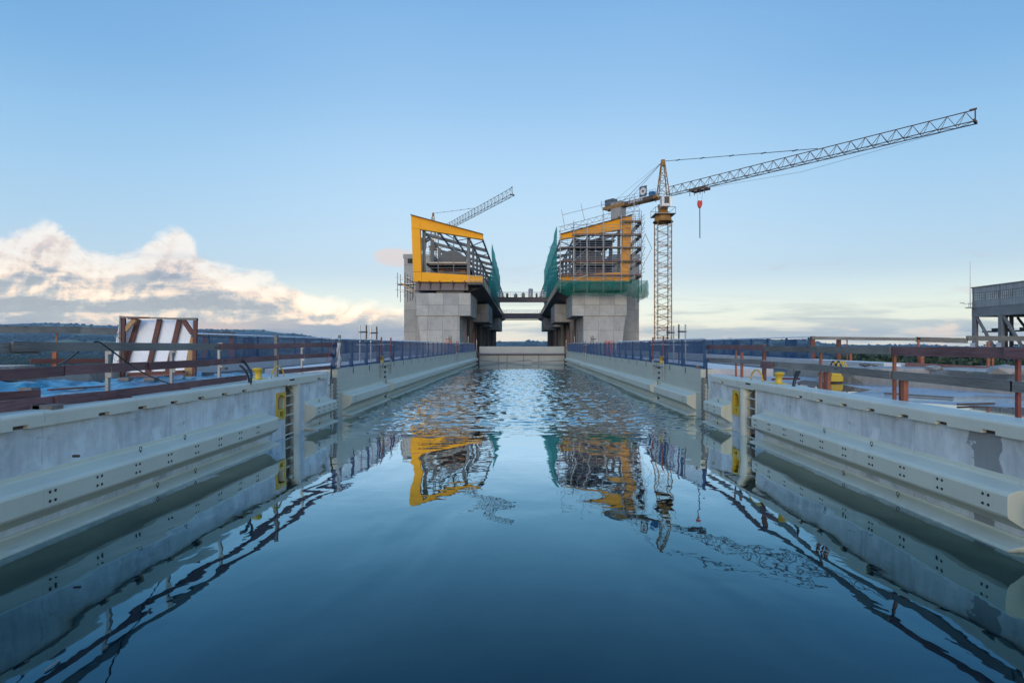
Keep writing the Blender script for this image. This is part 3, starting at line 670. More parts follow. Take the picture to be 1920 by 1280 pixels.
# ------------------------------------------------------------------ timber guard fences near the camera
def board(parent, a, b, h, mat, th=.035, lab=None): return MB().bar(a, b, th, h).build('board', mat, parent, bevel=.003, label=lab)
fl = thing('timber_fence', 'grey and reddish timber guard fence on steel posts along the left coping', 'fence', (-6.9, 12, 1.7))
XL = -6.82
def zl(py, px=0, X=None): return CZ - (py - VY) * (abs(X or XL) + CX) / (VX - px)
def onl(px, py, X=XL): Y = (abs(X) + CX) * F / (VX - px); return Vector((X, Y, CZ - (py - VY) * Y / F))
for (pa, ya_, pb, yb_, hh, mt) in ((-260, 650, 72, 653, .15, 'wood_grey'), (16, 650, 246, 650, .14, 'wood_grey'), (212, 650, 418, 650, .145, 'wood_grey'), (410, 649.5, 520, 648.8, .14, 'wood_red'), (522, 648.2, 632, 645.8, .15, 'wood_red'),
        (-260, 722, 120, 695, .15, 'wood_red'), (118, 694, 280, 685.5, .15, 'wood_red'), (276, 686, 388, 680, .15, 'wood_red'), (386, 680, 518, 671, .14, 'wood_red'), (522, 669.5, 632, 665, .14, 'wood_red'),
        (-260, 790, 100, 752, .15, 'wood_red'), (98, 750.5, 212, 739.5, .15, 'wood_red'), (210, 739, 462, 707.5, .14, 'wood_red'), (524, 697, 634, 687, .13, 'wood_red'), (-200, 760, 112, 738, .12, 'wood_red')):
    a = onl(pa, ya_); b = onl(pb, yb_)
    if pa in (16, 276, 98, 410): a.x += .045; b.x += .045
    if pa == -200: a.x -= .3; b.x -= .3
    board(fl, a, b, hh, mt)
for px_, top_, mt in ((-60, 646, 'galvanised'), (202, 645, 'galvanised'), (322, 645, 'galvanised'), (411, 643, 'galvanised'), (518, 628, 'wood_grey'), (566, 643, 'galvanised'), (636.5, 628, 'wood_grey')):
    a = onl(px_, top_, XL - .07); wd = .055 if mt != 'wood_grey' else .09
    po = MB().box(a.x - wd / 2, a.x + wd / 2, a.y - wd / 2, a.y + wd / 2, 1.62, a.z).build('post', mt, fl, bevel=.004)
    if mt == 'galvanised':
        w = MB()
        for z_ in (a.z - .08, a.z - .47): w.box(a.x + .026, a.x + .10, a.y - .05, a.y - .04, z_ - .09, z_ + .09)
        w.box(a.x - .1, a.x + .08, a.y - .1, a.y + .1, 1.62, 1.65); w.tube([(a.x + .02, a.y + .0, a.z), (a.x + .06, a.y - .1, a.z + .05)], .006, 5)
        w.build('bracket', 'galvanised', po)
XR = 6.95
fr_ = thing('timber_fence', 'grey and reddish timber guard fence on orange primed posts along the right coping', 'fence', (6.9, 12, 1.6))
def onr(px, py, X=XR): Y = (X - CX) * F / (px - VX); return Vector((X, Y, CZ - (py - VY) * Y / F))
for (pa, ya_, pb, yb_, hh, mt) in ((1322, 650.5, 1432, 651.5, .15, 'wood_red'), (1433, 653.5, 1536, 655, .15, 'wood_grey'), (1534, 655.2, 1674, 657.5, .14, 'wood_grey'), (1672, 658, 1898, 661.5, .16, 'wood_red'), (1890, 662, 2300, 671, .16, 'wood_red'),
        (1322, 674, 1434, 679, .145, 'wood_grey'), (1430, 684, 1452, 685, .18, 'wood_red'), (1436, 682, 1540, 689, .15, 'wood_grey'), (1534, 689, 1674, 703, .15, 'wood_grey'), (1668, 702.5, 1900, 724, .155, 'wood_grey'), (1896, 724, 2300, 757, .155, 'wood_grey')):
    a = onr(pa, ya_); b = onr(pb, yb_)
    if pa in (1534, 1890): a.x -= .045; b.x -= .045
    if pa == 1430: a.x -= .05; b.x -= .05
    board(fr_, a, b, hh, mt)
for px_, top_, mt, wd in ((1322, 646, 'wood_grey', .09), (1433, 646, 'wood_brown', .09), (1380, 655, 'orange_primer', .05), (1391, 660, 'orange_primer', .07), (1539, 655, 'orange_primer', .05), (1546, 690, 'red_primer', .03), (1553, 690, 'orange_primer', .07),
        (1677, 662, 'orange_primer', .05), (1687, 700, 'red_primer', .025), (1696, 700, 'orange_primer', .085), (1909, 668, 'red_primer', .05)):
    a = onr(px_, top_, XR + .08); po = MB().box(a.x - wd / 2, a.x + wd / 2, a.y - wd / 2, a.y + wd / 2, 1.52, a.z).build('post', mt, fr_, bevel=.004)
    if wd > .06 or px_ in (1909,): MB().box(a.x - .09, a.x + .09, a.y - .09, a.y + .09, 1.524, 1.545).build('foot_plate', 'rusty_steel', po)
# ------------------------------------------------------------------ fences at the back of the decks
bl = thing('timber_fence', 'weathered timber fence at the back of the left deck, before the valley', 'fence', (-16, 22, 1.7))
A0, A1 = P(-60, 609, 18.3), P(440, 622, 26.7)
def bpt(px, py):
    u = (px + 60) / 500; Y = 1 / ((1 - u) / 18.3 + u / 26.7); return P(px, py, Y)
for pa, ya_, pb, yb_, hh, mt in ((-60, 617, 153, 618.5, .27, 'wood_grey'), (150, 619, 232, 622, .27, 'wood_grey'), (362, 626, 440, 626, .21, 'wood_grey'), (57, 677, 205, 676, .17, 'wood_brown')):
    board(bl, bpt(pa, ya_), bpt(pb, yb_), hh, mt, .06)
for px_, t_, mt, wd in ((102, 622, 'orange_primer', .06), (98, 660, 'orange_primer', .16), (382, 629, 'wood_brown', .19), (432, 624, 'wood_brown', .24), (219, 620, 'wood_brown', .1)):
    a = bpt(px_, t_); MB().box(a.x - wd / 2, a.x + wd / 2, a.y + .08, a.y + .08 + wd / 2, 1.45, a.z).build('post', mt, bl)
rb = thing('timber_fence', 'grey timber fence at the back of the right deck, before the trees', 'fence', (20, 25.8, 1.7))
YB = 25.8
for pa, ya_, pb, yb_, hh, mt in ((1522, 633.5, 1725, 636, .15, 'wood_grey'), (1718, 636.2, 1814, 638.5, .24, 'wood_grey'), (1812, 634, 2000, 635, .24, 'wood_grey')):
    board(rb, P(pa, ya_, YB), P(pb, yb_, YB), hh, mt, .06)
board(rb, P(1697, 684, 19), P(1898, 694, 17.5), .18, 'wood_red', .05)
for px_, t_, b_, mt, wd, Y in ((1526, 630, 690, 'wood_brown', .2, 25.8), (1575, 634, 684, 'wood_brown', .19, 25.9), (1590, 636, 686, 'orange_primer', .05, 25.8), (1597, 660, 686, 'orange_primer', .12, 25), (1725, 636, 694, 'orange_primer', .07, 19.4), (1732, 668, 692, 'orange_primer', .13, 19.2), (1857, 640, 698, 'orange_primer', .09, 18.), (1865, 668, 697, 'orange_primer', .07, 18.)):
    a = P(px_, t_, Y); b = P(px_, b_, Y); MB().box(a.x - wd / 2, a.x + wd / 2, a.y + .06, a.y + .06 + wd / 2, b.z - .3, a.z).build('post', mt, rb)
# low broken concrete kerbs at the back of the decks and slabs beyond
def kerb(a, b, wd, z0, z1, lab, nm='kerb_wall'):
    a, b = Vector((*a, 0)), Vector((*b, 0)); n = 24; w = MB(); dd = (b - a).normalized(); nn = Vector((-dd.y, dd.x, 0)) * wd / 2
    for i in range(n + 1):
        c = a + (b - a) * i / n; h = z1 + mn.noise(Vector((i * .7, z1, 1))) * .035; j = mn.noise(Vector((i * .9, 5, 1))) * .05
        w.v += [c - nn * (1 + j) + Vector((0, 0, z0)), c - nn * (1 + j) + Vector((0, 0, h)), c + nn * (1 - j) + Vector((0, 0, h - .01)), c + nn + Vector((0, 0, z0))]
    for i in range(n):
        for k in range(4): w.f.append([i * 4 + k, i * 4 + (k + 1) % 4, i * 4 + 4 + (k + 1) % 4, i * 4 + 4 + k])
    w.f += [[0, 1, 2, 3], [n * 4 + k for k in (3, 2, 1, 0)]]
    tag(w.build(nm, 'kerb_concrete'), lab, 'kerb')
kerb((-11.8, 9), (-11.2, 17.6), .35, 1.4, 1.90, 'low rough beige concrete kerb behind the blue tarpaulin')
kerb((12.8, 7.5), (9.3, 16.4), .35, 1.4, 1.80, 'low rough concrete kerb behind the puddles on the right deck')
w = MB().box(-17, -12.1, 8, 17.5, 1.5, 1.86); w.box(-16.8, -13.2, 12.6, 14.6, 1.864, 2.06)
tag(w.build('concrete_slab', 'kerb_concrete', bevel=.03), 'raised rough concrete slab beyond the kerb on the left', 'slab')
w = MB(); w.prism([(9.8, 1.4), (9.8, 1.83), (30, 1.9), (30, 1.4)], 17.4, 19.5); w.prism([(13.4, 1.3), (13.4, 1.84), (30, 1.86), (30, 1.3)], 9, 17.39)
tag(w.build('concrete_slab', 'kerb_concrete', bevel=.03), 'raised rough concrete slab behind the right kerb, scattered with rubble', 'slab')
for i, (px_, py_, Y, sz, mt) in enumerate(((1752, 695, 15.5, .28, 'kerb_concrete'), (1680, 694, 17.5, .16, 'white_plastic'), (1885, 705, 14, .5, 'kerb_concrete'), (1868, 702, 14.5, .2, 'paver'), (1640, 691, 18, .15, 'paver'), (1622, 690, 18.2, .2, 'wood_grey'))):
    a = P(px_, py_, Y); a.z = 1.93; w = MB(); w.add([a + Vector((q[0] * sz, q[1] * sz * .7, q[2] * sz * .35)) * (1 + .25 * mn.noise(Vector(q) * 3 + Vector((i, 0, 0)))) for q in ico], icf)
    tag(w.build('rubble', mt), ['brown broken lump of concrete beside the red board', 'small white scrap on the right slab', 'flat pale broken slab at the right end of the kerb', 'small grey block beside the pale broken slab', 'small dark stone near the orange posts', 'grey timber scrap behind the yellow box'][i], 'rubble', 'rubble on the right slab')
# ------------------------------------------------------------------ tarpaulin with pavers, formwork frame, hoses
w = MB(); NX, NY = 70, 170
for j in range(NY + 1):
    for i in range(NX + 1):
        x_ = -7.05 - 4.3 * i / NX; y_ = 6.2 + 11.6 * j / NY
        eb = .25 * mn.noise(Vector((y_ * .8, 3, 0))); x_ += eb * (i / NX)
        v = mn.fractal(Vector((x_ * 1.7, y_ * 1.1, 2)), 1., 2., 4); rg = max(0, 1 - abs(mn.noise(Vector((x_ * 1.3 + y_ * .5, y_ * .7, 7)))) * 5)
        w.v.append(Vector((x_, y_, 1.632 + .03 * abs(v) + .07 * rg * rg * (.4 + abs(v)) + (.10 if i > NX * .8 else 0) * (i / NX) * abs(mn.noise(Vector((y_ * .9, 9, 0)))) * 2)))
w.f = [[j * (NX + 1) + i, j * (NX + 1) + i + 1, (j + 1) * (NX + 1) + i + 1, (j + 1) * (NX + 1) + i] for j in range(NY) for i in range(NX)
       if mn.noise(Vector((i / NX * 3, j / NY * 9, 4))) < .33 + .2 * (i > 3)]
tag(w.build('tarpaulin', 'tarp_blue', smooth=True), 'crumpled wet blue tarpaulin spread over the left deck', 'tarpaulin')
pv = [(54, 730, 'near the left edge, before the kerb'), (68, 763, 'nearest, close to the coping'), (90, 763, 'second from the nearest, close to the coping'), (236, 710, 'under the left leg of the white frame'), (284, 710, 'under the middle of the white frame'), (390, 700, 'on the tarpaulin right of the white frame'), (418, 690, 'far on the tarpaulin by the hoses')]
for i, (px_, py_, lb) in enumerate(pv):
    Y = (CZ - 1.72) * F / (py_ - VY); a = P(px_, py_, Y); w = MB().box(a.x - .14, a.x + .14, a.y - .1, a.y + .1, 1.66, 1.76)
    tag(w.build('paving_block', 'paver', bevel=.01), f'grey paving block weighing down the tarpaulin, {lb}', 'block', 'paving blocks on the tarpaulin')
for i, (px_, py_) in enumerate(((212, 748), (330, 731), (415, 716))):
    Y = (CZ - 1.70) * F / (py_ - VY); a = P(px_, py_, Y)
    w = MB().bar(a + Vector((-.05, -.25, .0)), a + Vector((.05, .3, .0)), .12, .04)
    tag(w.build('timber_scrap', 'wood_brown'), f'short plank lying at the foot of the fence post, {["nearest of three", "middle of three", "farthest of three"][i]}', 'plank', 'planks at the post feet')
for i, (px_, py_, L_, mt, lb) in enumerate(((60, 748, .9, 'wood_grey', 'grey offcut board lying on the tarpaulin near the left edge'), (150, 727, 1.1, 'wood_brown', 'reddish board lying on the tarpaulin left of the white frame'), (1720, 741, 1.2, 'wood_grey', 'grey board lying on the wet right deck'), (1830, 757, .8, 'rusty_steel', 'rusty steel bar lying on the wet right deck'))):
    zz = 1.70 if i < 2 else 1.55; Y = (CZ - zz) * F / (py_ - VY); a = P(px_, py_, Y); an = (.5, 1.2, 2.2, .2)[i]; dv_ = Vector((math.cos(an), math.sin(an), 0)) * L_ / 2
    tag(MB().bar(a - dv_, a + dv_, .12 if i < 3 else .04, .03).build('loose_board' if i < 3 else 'steel_bar', mt), lb, 'board' if i < 3 else 'bar')
YF = 15.0
ff = thing('formwork_frame', 'leaning formwork panel of white sheets and dark red battens on the left deck', 'formwork', tuple(P(290, 706, YF)))
def fb(x0, y0, x1, y1, wd, mat, dy=0., nm='batten', th=.06, dy2=None):
    a = P(x0, y0, YF + dy); b = P(x1, y1, YF + (dy if dy2 is None else dy2)); return MB().bar(a, b, wd, th, up=(0, 1, 0)).build(nm, mat, ff)
w = MB()
for (x0, x1, xb0, xb1) in ((232, 363, 216, 345),):
    a = [P(x0, 599, YF + .35), P(x1, 600, YF + .35), P(xb1, 704, YF + .12), P(xb0, 704, YF + .12)]
    w.add(a + [v + Vector((0, .02, 0)) for v in a], [(0, 1, 2, 3), (7, 6, 5, 4), (0, 4, 5, 1), (1, 5, 6, 2), (2, 6, 7, 3), (3, 7, 4, 0)])
w.build('white_panel', 'white_sheet', ff)
w = MB(); a = [P(226, 592, YF + .05), P(229, 598, YF + .1), P(229, 708, YF + .1), P(207, 708, YF + .5), P(219, 630, YF + .5)]
w.add(a + [v + Vector((.012, .01, 0)) for v in a], [(0, 1, 2, 3, 4), (9, 8, 7, 6, 5)] + [(i, i + 5, (i + 1) % 5 + 5, (i + 1) % 5) for i in range(5)])
w.build('side_sheet', 'white_sheet', ff)
fb(233, 596, 231, 708, .075, 'wood_brown', 0, 'upright'); fb(227, 592, 225, 708, .05, 'wood_grey', .03, 'upright'); fb(367, 596, 364, 705, .10, 'wood_brown', 0, 'upright')
fb(226, 594, 370, 599, .05, 'wood_grey', 0, 'top_rail', .10); fb(240, 597, 280, 595.5, .04, 'wood_brown', -.03, 'top_rail'); fb(322, 597, 366, 597, .04, 'wood_grey', -.03, 'top_rail')
for xt, xb in ((259, 228), (299.5, 275), (337, 312)): fb(xt, 598, xb, 706, .13, 'wood_brown', .29, 'batten', .05, .06)
fb(253, 598, 235, 619, .12, 'plywood', .02, 'brace'); fb(344, 600, 361, 625, .12, 'wood_brown', .02, 'brace')
w = MB(); a = [P(357, 632, YF + .12), P(361, 632, YF + .1), P(361, 706, YF + .1), P(343, 706, YF + .1)]
w.add(a + [v + Vector((0, .03, 0)) for v in a], [(0, 1, 2, 3), (7, 6, 5, 4)] + [(i, i + 4, (i + 1) % 4 + 4, (i + 1) % 4) for i in range(4)]); w.build('plywood_sheet', 'plywood', ff)
fb(240, 702, 345, 697, .10, 'wood_brown', -.08, 'foot_board'); fb(246, 706, 350, 701, .05, 'wood_red', -.2, 'foot_board')
for z0, z1 in ((622, 636), (673, 684)):
    w = MB(); w.tube([P(225, z0, YF - .02), P(220, (z0 + z1) / 2 - 1, YF - .05), P(220, (z0 + z1) / 2 + 2, YF - .05), P(225, z1, YF - .02)], .01, 5); w.build('strap', 'orange_primer', ff)
def hose(pts, r, lab, nm='hose', mat='rubber'):
    pts = [Vector(a) for a in pts]; out = []
    for i in range(len(pts) - 1):
        p0, p1, p2, p3 = pts[max(i - 1, 0)], pts[i], pts[i + 1], pts[min(i + 2, len(pts) - 1)]
        for k in range(6):
            u = k / 6; out.append(.5 * ((2 * p1) + (-p0 + p2) * u + (2 * p0 - 5 * p1 + 4 * p2 - p3) * u * u + (-p0 + 3 * p1 - 3 * p2 + p3) * u ** 3))
    out.append(pts[-1]); w = MB(); w.tube(out, r, 8); tag(w.build(nm, mat, smooth=True), lab, 'hose' if r > .015 else 'cable')
hose([P(447, 667.5, 13.3), P(456, 676, 13.2), P(465, 688, 13.1), P(471, 700, 13.0), P(471, 710, 12.95), P(469, 722, 12.95)], .028, 'thick black hose end bent upward over the left fence boards, upper of two')
hose([P(450, 685, 13.3), P(458, 692, 13.2), P(464, 702, 13.1), P(467, 712, 13.0), P(467, 722, 12.95)], .028, 'thick black hose curving beside the left bollard, lower of two')
hose([P(1494, 696, 13.3), P(1491, 706, 13.2), P(1488, 718, 13.1), P(1487, 728, 13.0)], .03, 'black hose hanging over the right fence board beside the bollard')
hose([P(1499, 696, 13.1), P(1495, 705, 13.0), P(1490, 716, 13.0), P(1489, 728, 13.0)], .028, 'second black hose right beside the first at the right bollard')
hose([P(176, 641, 7.9), P(188, 642, 8.0), P(205, 654, 8.3), P(240, 680, 8.9), P(275, 702, 9.6), P(320, 719, 10.6), P(370, 726, 11.6), P(430, 724, 12.9)], .012, 'thin black cable sagging from the top fence board down to the coping', 'cable')
hose([P(148, 658, 9.5), P(130, 672, 10), P(105, 687, 10.8), P(80, 705, 11)], .016, 'thick dark cable behind the fence running down to the kerb', 'cable')
hose([P(-30, 700, 7.), P(5, 713, 7.3), P(28, 714, 7.5), P(40, 705, 7.8)], .012, 'short dark cable looping under the middle fence board at the left edge', 'cable')
# white sheet wrapped round the fence end by the joint, red white tape
w = MB()
for j in range(13):
    for i in range(7):
        a = P(631.5 + i * 1.0 + (j % 3) * .5, 642 + j * 4.0, 18.9); a.y += .06 * math.sin(i * 1.3 + j * .8); w.v.append(a)
w.f = [[j * 7 + i, j * 7 + i + 1, (j + 1) * 7 + i + 1, (j + 1) * 7 + i] for j in range(12) for i in range(6)]
o_ = w.build('plastic_sheet', 'deck_light', smooth=True); sm = o_.modifiers.new('solid', 'SOLIDIFY'); sm.thickness = .02
tag(o_, 'white plastic sheet wrapped round the last post of the left fence', 'sheet')
w = MB()
for i in range(8):
    a = P(624 - i * 1.5, 643 + i * 4.5, 18.3); b = P(624 - (i + .55) * 1.5, 643 + (i + .55) * 4.5, 18.3); w.bar(a, b, .05, .01)
tag(w.build('warning_tape', 'hook_red'), 'broken strip of red warning tape hanging by the left fence end', 'tape')
# right deck: puddles, yellow box, cable coil
def puddle(pts, lab):
    w = MB(); ring = []
    for (px_, py_) in pts: Y = (CZ - 1.524) * F / (py_ - VY); a = P(px_, py_, Y); ring.append((a.x, a.y, 1.5245))
    w.add(ring, [list(range(len(ring)))]); struct('puddle', w, 'puddle_water')
puddle([(1494, 716), (1506, 712), (1540, 715), (1575, 720), (1612, 727), (1632, 730), (1618, 734), (1590, 737), (1578, 739), (1600, 744), (1640, 750), (1690, 755), (1700, 758), (1650, 755), (1600, 748), (1560, 740), (1520, 731), (1500, 724)], '')
puddle([(1690, 754), (1740, 756), (1800, 760), (1920, 764), (2050, 770), (2050, 800), (1925, 786), (1850, 780), (1780, 771), (1720, 763)], '')
puddle([(1340, 701), (1365, 702), (1400, 706), (1440, 712), (1448, 716), (1420, 714), (1380, 709), (1350, 705)], '')
yb_ = thing('pump_box', 'yellow box standing in the puddle at the back of the right deck', 'box', tuple(P(1571, 713, 15.2)))
a = P(1571, 713, 15.2)
MB().box(a.x - .18, a.x + .16, a.y, a.y + .3, 1.56, 1.72).build('body', 'yellow_paint', yb_, bevel=.015); MB().box(a.x - .15, a.x + .12, a.y + .02, a.y + .28, 1.72, 1.80).build('lid', 'yellow_paint', yb_, bevel=.01)
MB().box(a.x - .17, a.x + .15, a.y + .02, a.y + .28, 1.525, 1.56).build('foot', 'rubber', yb_)
co = thing('cable_coil', 'coil of yellow and black cable draped over the fence behind the yellow box', 'cable', tuple(P(1571, 684, 15.6)))
for k in range(5):
    c = P(1562 + k * 4.4, 685, 15.6 + .05 * k); w = MB(); w.tube([c + Vector((.07 * math.cos(a_ * .524) + .01 * k, .03 * math.sin(a_), .13 * math.sin(a_ * .524))) for a_ in range(13)], .02, 6, False)
    w.build('loop', 'rubber' if k in (0, 2) else 'yellow_paint', co)
hose([P(1448, 711, 15.5), P(1470, 709.5, 15.8), P(1500, 710, 15.8)], .03, 'thin rusty red pipe lying on the right deck behind the bollard', 'pipe', 'red_primer')
a, b = P(84, 1262, 4.25), P(112, 1240, 4.4); a.z = b.z = .012; w = MB(); w.tube([a, (a + b) / 2 + Vector((.01, 0, .004)), b], .007, 6)
tag(w.build('stick', 'kerb_concrete'), 'short pale stick floating on the water in the lower left corner', 'stick')
# ------------------------------------------------------------------ lift structure: pylons
def pylon(s, Y0, Y1, din, dout, zb, zt, low_in, low_out, lab, cap=True):
    o = thing('concrete_pylon', lab, 'pylon', (s * (din + dout) / 2, Y0, -36), 'concrete pylons of the lift')
    MB().box(s * din, s * dout, Y0, Y1, zb, zt).build('head_block', 'pylon_concrete', o, bevel=.04)
    w = MB(); w.prism([(s * low_in, zb - .003), (s * low_out, zb - .003), (s * (low_out - .75), 1), (s * (low_out - .9), -37), (s * low_in, -37)], Y0 + .15, Y1 - .15)
    w.build('shaft', 'pylon_concrete', o)
    return o
for s in (-1, 1):
    sd_ = SIDE[s]
    pylon(s, 86, 98, 8.2, 17.0, 7.33, 11.0, 10.0, 16.8, f'pale concrete pylon nearest the camera under the {sd_} machinery hall')
    pylon(s, 109, 123, 6.76, 15., 7.33, 11.0, 10.4, 15, f'second concrete pylon from the front in the {sd_} row')
    pylon(s, 137, 150, 8.2, 15., 7.33, 11.0, 10.4, 15, f'third concrete pylon from the front in the {sd_} row')
    pylon(s, 165, 187, 6.9, 15., 7.33, 11.0, 10.4, 15, f'farthest concrete pylon of the {sd_} row')
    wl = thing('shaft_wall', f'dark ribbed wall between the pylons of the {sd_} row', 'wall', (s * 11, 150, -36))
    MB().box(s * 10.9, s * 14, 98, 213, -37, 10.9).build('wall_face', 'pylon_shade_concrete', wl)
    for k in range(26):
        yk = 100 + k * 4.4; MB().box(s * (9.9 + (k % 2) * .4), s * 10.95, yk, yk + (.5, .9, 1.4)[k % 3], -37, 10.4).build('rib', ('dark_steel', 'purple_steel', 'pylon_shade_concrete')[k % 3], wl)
    for k, yk in enumerate((124.5, 128, 189)): MB().box(s * 7.6, s * 9.2, yk, yk + 1.6, 9.4, 10.6).build('guide', 'crane_yellow', wl, label='yellow guide bracket')
    st = thing('stair_tower', f'tall plain concrete stair tower behind the {sd_} front pylon', 'tower', (s * 19, 98, -36))
    MB().box(s * 16.4, s * 21.7, 98.5, 106, -37, 18.6).build('shaft', 'pylon_concrete', st); MB().box(s * 16.3, s * 21.85, 98.4, 106.2, 18.6, 19.4).build('cap', 'pylon_concrete', st)
    MB().box(s * 20.1, s * 21.0, 98.45, 98.6, 17.7, 18.55).build('window', 'dark_interior', st)
    # machinery hall on top
    h = thing('machinery_hall', ('steel machinery hall with a yellow frame and open front above the left pylons' if s < 0 else 'yellow framed machinery hall behind scaffolding above the right pylons'), 'hall', (s * 12, 86, 11))
    def poly(pts, y0, y1, nm, mat): return MB().prism([(s * a, b) for a, b in pts], y0, y1).build(nm, mat, h, bevel=.02)
    fy0, fy1 = 85.4, 86.3
    poly([(17.7, 23.4), (16.25, 23.0), (16.25, 21.2), (17.62, 21.35)], fy0, fy1, 'corner_panel', 'fascia_yellow')
    poly([(16.23, 23.0), (6.2, 20.3), (6.2, 19.5), (16.23, 21.16)], fy0, fy1, 'top_fascia', 'fascia_yellow')
    poly([(17.62, 21.32), (16.25, 21.17), (16.02, 14.33), (17.36, 14.36)], fy0, fy1, 'side_fascia', 'fascia_yellow')
    poly([(17.36, 14.32), (16.02, 14.29), (15.98, 12.75), (17.3, 12.78)], fy0, fy1, 'corner_panel', 'fascia_yellow')
    poly([(15.99, 14.29), (6.2, 13.67), (6.2, 12.67), (15.95, 12.75)], fy0, fy1, 'bottom_fascia', 'fascia_yellow')
    w = MB(); w.bar((s * 17.75, 85.6, 23.45), (s * 6.15, 85.6, 20.33), 1.2, .07); w.build('edge_trim', 'dark_steel', h)
    w = MB(); w.box(s * 8.6, s * 17, 86.0, 87, 11.45, 12.66); w.build('front_girder', 'purple_steel', h)
    for dd in (16.4, 14.7, 13.1, 11, 9.1):
        w = MB(); w.add([(s * dd + a_, yv, zv) for a_ in (-.06, .06) for yv, zv in ((86.0, 11.5), (85.2, 12.9), (86.0, 13.1))], [(0, 1, 2), (5, 4, 3), (0, 3, 4, 1), (1, 4, 5, 2), (2, 5, 3, 0)])
        w.build('bracket', 'purple_steel', h)
    MB().box(s * 9.4, s * 13.8, 86.6, 97.5, 11.003, 11.447).build('bearing', 'dark_steel', h)
    MB().box(s * 8.65, s * 17, 87.01, 206, 11.45, 12.9).build('floor_girder', 'dark_steel', h)
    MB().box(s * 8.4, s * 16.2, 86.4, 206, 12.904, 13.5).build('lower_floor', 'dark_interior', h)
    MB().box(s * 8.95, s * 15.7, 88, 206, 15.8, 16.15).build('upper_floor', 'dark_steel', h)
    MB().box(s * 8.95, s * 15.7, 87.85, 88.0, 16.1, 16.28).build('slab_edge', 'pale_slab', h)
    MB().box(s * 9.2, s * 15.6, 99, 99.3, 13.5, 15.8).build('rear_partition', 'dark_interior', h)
    if s > 0:
        MB().box(9.2, 13.2, 97, 97.2, 16.2, 20.2).build('rear_screen', 'dark_interior', h); MB().box(13.2, 15.4, 97, 97.2, 16.2, 18.2).build('rear_screen', 'dark_interior', h)
        MB().box(8.9, 15.4, 87.2, 97, 19.75, 19.85).build('upper_deck', 'dark_steel', h)
    for dd, wd in ((15.85, .45), (13.5, .13), (11.0, .13), (8.6, .5)):
        MB().box(s * (dd - wd / 2), s * (dd + wd / 2), 86.5, 86.5 + wd, 13.6, 19.9 + (dd - 8.6) * .17 + (.0 if wd < .2 else 0.)).build('column' if wd > .2 else 'mullion', 'grey_steel', h)
    for zz in (14.3, 15.1, 16.9, 17.6, 18.4): MB().box(s * 8.6, s * 15.9, 86.55, 86.62, zz, zz + .07).build('transom', 'grey_steel', h)
    MB().tube([(s * 13.6, 86.8, 14.9), (s * 8.7, 86.8, 14.7)], .06, 6).build('pipe', 'red_primer', h); MB().tube([(s * 15.8, 86.9, 14.75), (s * 8.7, 86.9, 14.2)], .05, 6).build('pipe', 'purple_steel', h)
    for k in range(1, 14):
        yk = 86.6 + 8.2 * k
        MB().box(s * 15.6, s * 16.2, yk, yk + .5, 13.5, 21.3).build('column', 'grey_steel', h)
        MB().bar((s * 17, yk + .25, 22.3), (s * 6.2, yk + .25, 19.4), .3, .55).build('roof_beam', 'grey_steel', h)
        MB().box(s * 8.4, s * 8.8, yk, yk + .4, 13.5, 20.0).build('column', 'grey_steel', h)
    for dd, zz in ((6.25, 19.6), (8.6, 20.15), (11.2, 20.85), (13.8, 21.5), (16.9, 22.3)): MB().bar((s * dd, 86, zz), (s * dd, 200, zz), .22, .3).build('purlin', 'grey_steel', h)
    w = MB()
    for k in range(9): w.bar((s * 6.35, 87 + k * 12, 19.5), (s * 8.4, 93 + k * 12, 20.0), .12); w.bar((s * 8.6, 87 + k * 12, 20), (s * 11.2, 93 + k * 12, 20.8), .12); w.bar((s * 11.2, 93 + k * 12, 20.8), (s * 13.8, 87 + k * 12, 21.5), .12)
    w.build('wind_brace', 'grey_steel', h)
    for k in range(5):
        yk = 92 + k * 16
        wh = MB(); wh.lathe([(2.55, 0), (2.6, .1), (2.6, .7), (2.55, .8)], (s * 12.0, yk, 16.35), 40, 'y'); o_ = wh.build('rope_sheave', 'machine_grey', h)
        wh = MB()
        for a_ in range(12): an = a_ / 12 * math.tau; wh.bar((s * 12 + .5 * math.cos(an), yk - .03, 16.35 + .5 * math.sin(an)), (s * 12 + 2.3 * math.cos(an), yk - .03, 16.35 + 2.3 * math.sin(an)), .12, .08, up=(0, 1, 0))
        wh.build('spokes', 'grey_steel', o_)
        for dx in (9.6, 13.2): MB().lathe([(.5, 0), (.5, 1), (.25, 1.1), (.25, 1.8)], (s * dx, yk - 4.4, 14.4), 14, 'y').build('drive', 'crane_yellow', h)
    MB().box(s * 9.5, s * 13, 90, 91, 13.5, 15.0).build('machine', 'machine_grey', h)
    # walkway along the inner edge
    wk = thing('service_walkway', f'dark steel walkway hung along the inner edge of the {sd_} hall', 'walkway', (s * 7.5, 145, 12))
    MB().box(s * 6.25, s * 8.62, 84.5, 205, 12.2, 12.5).build('deck', 'dark_steel', wk)
    w = MB(); w.prism([(s * 6.4, 12.196), (s * 8.6, 12.196), (s * 10.3, 11.0), (s * 9.6, 11.0)], 88, 205); w.build('soffit', 'dark_steel', wk)
    w = MB()
    for z_ in (13.0, 13.55): w.tube([(s * 6.22, 84.6, z_), (s * 6.22, 205, z_)], .05, 5)
    w.tube([(s * 6.22, 84.6, 13.6), (s * 8.5, 84.6, 13.6)], .05, 5); w.tube([(s * 6.22, 84.6, 12.85), (s * 8.5, 84.6, 12.85)], .05, 5)
    for k in range(80): w.box(s * 6.22 - .03, s * 6.22 + .03, 84.6 + k * 1.5, 84.66 + k * 1.5, 12.5, 13.6)
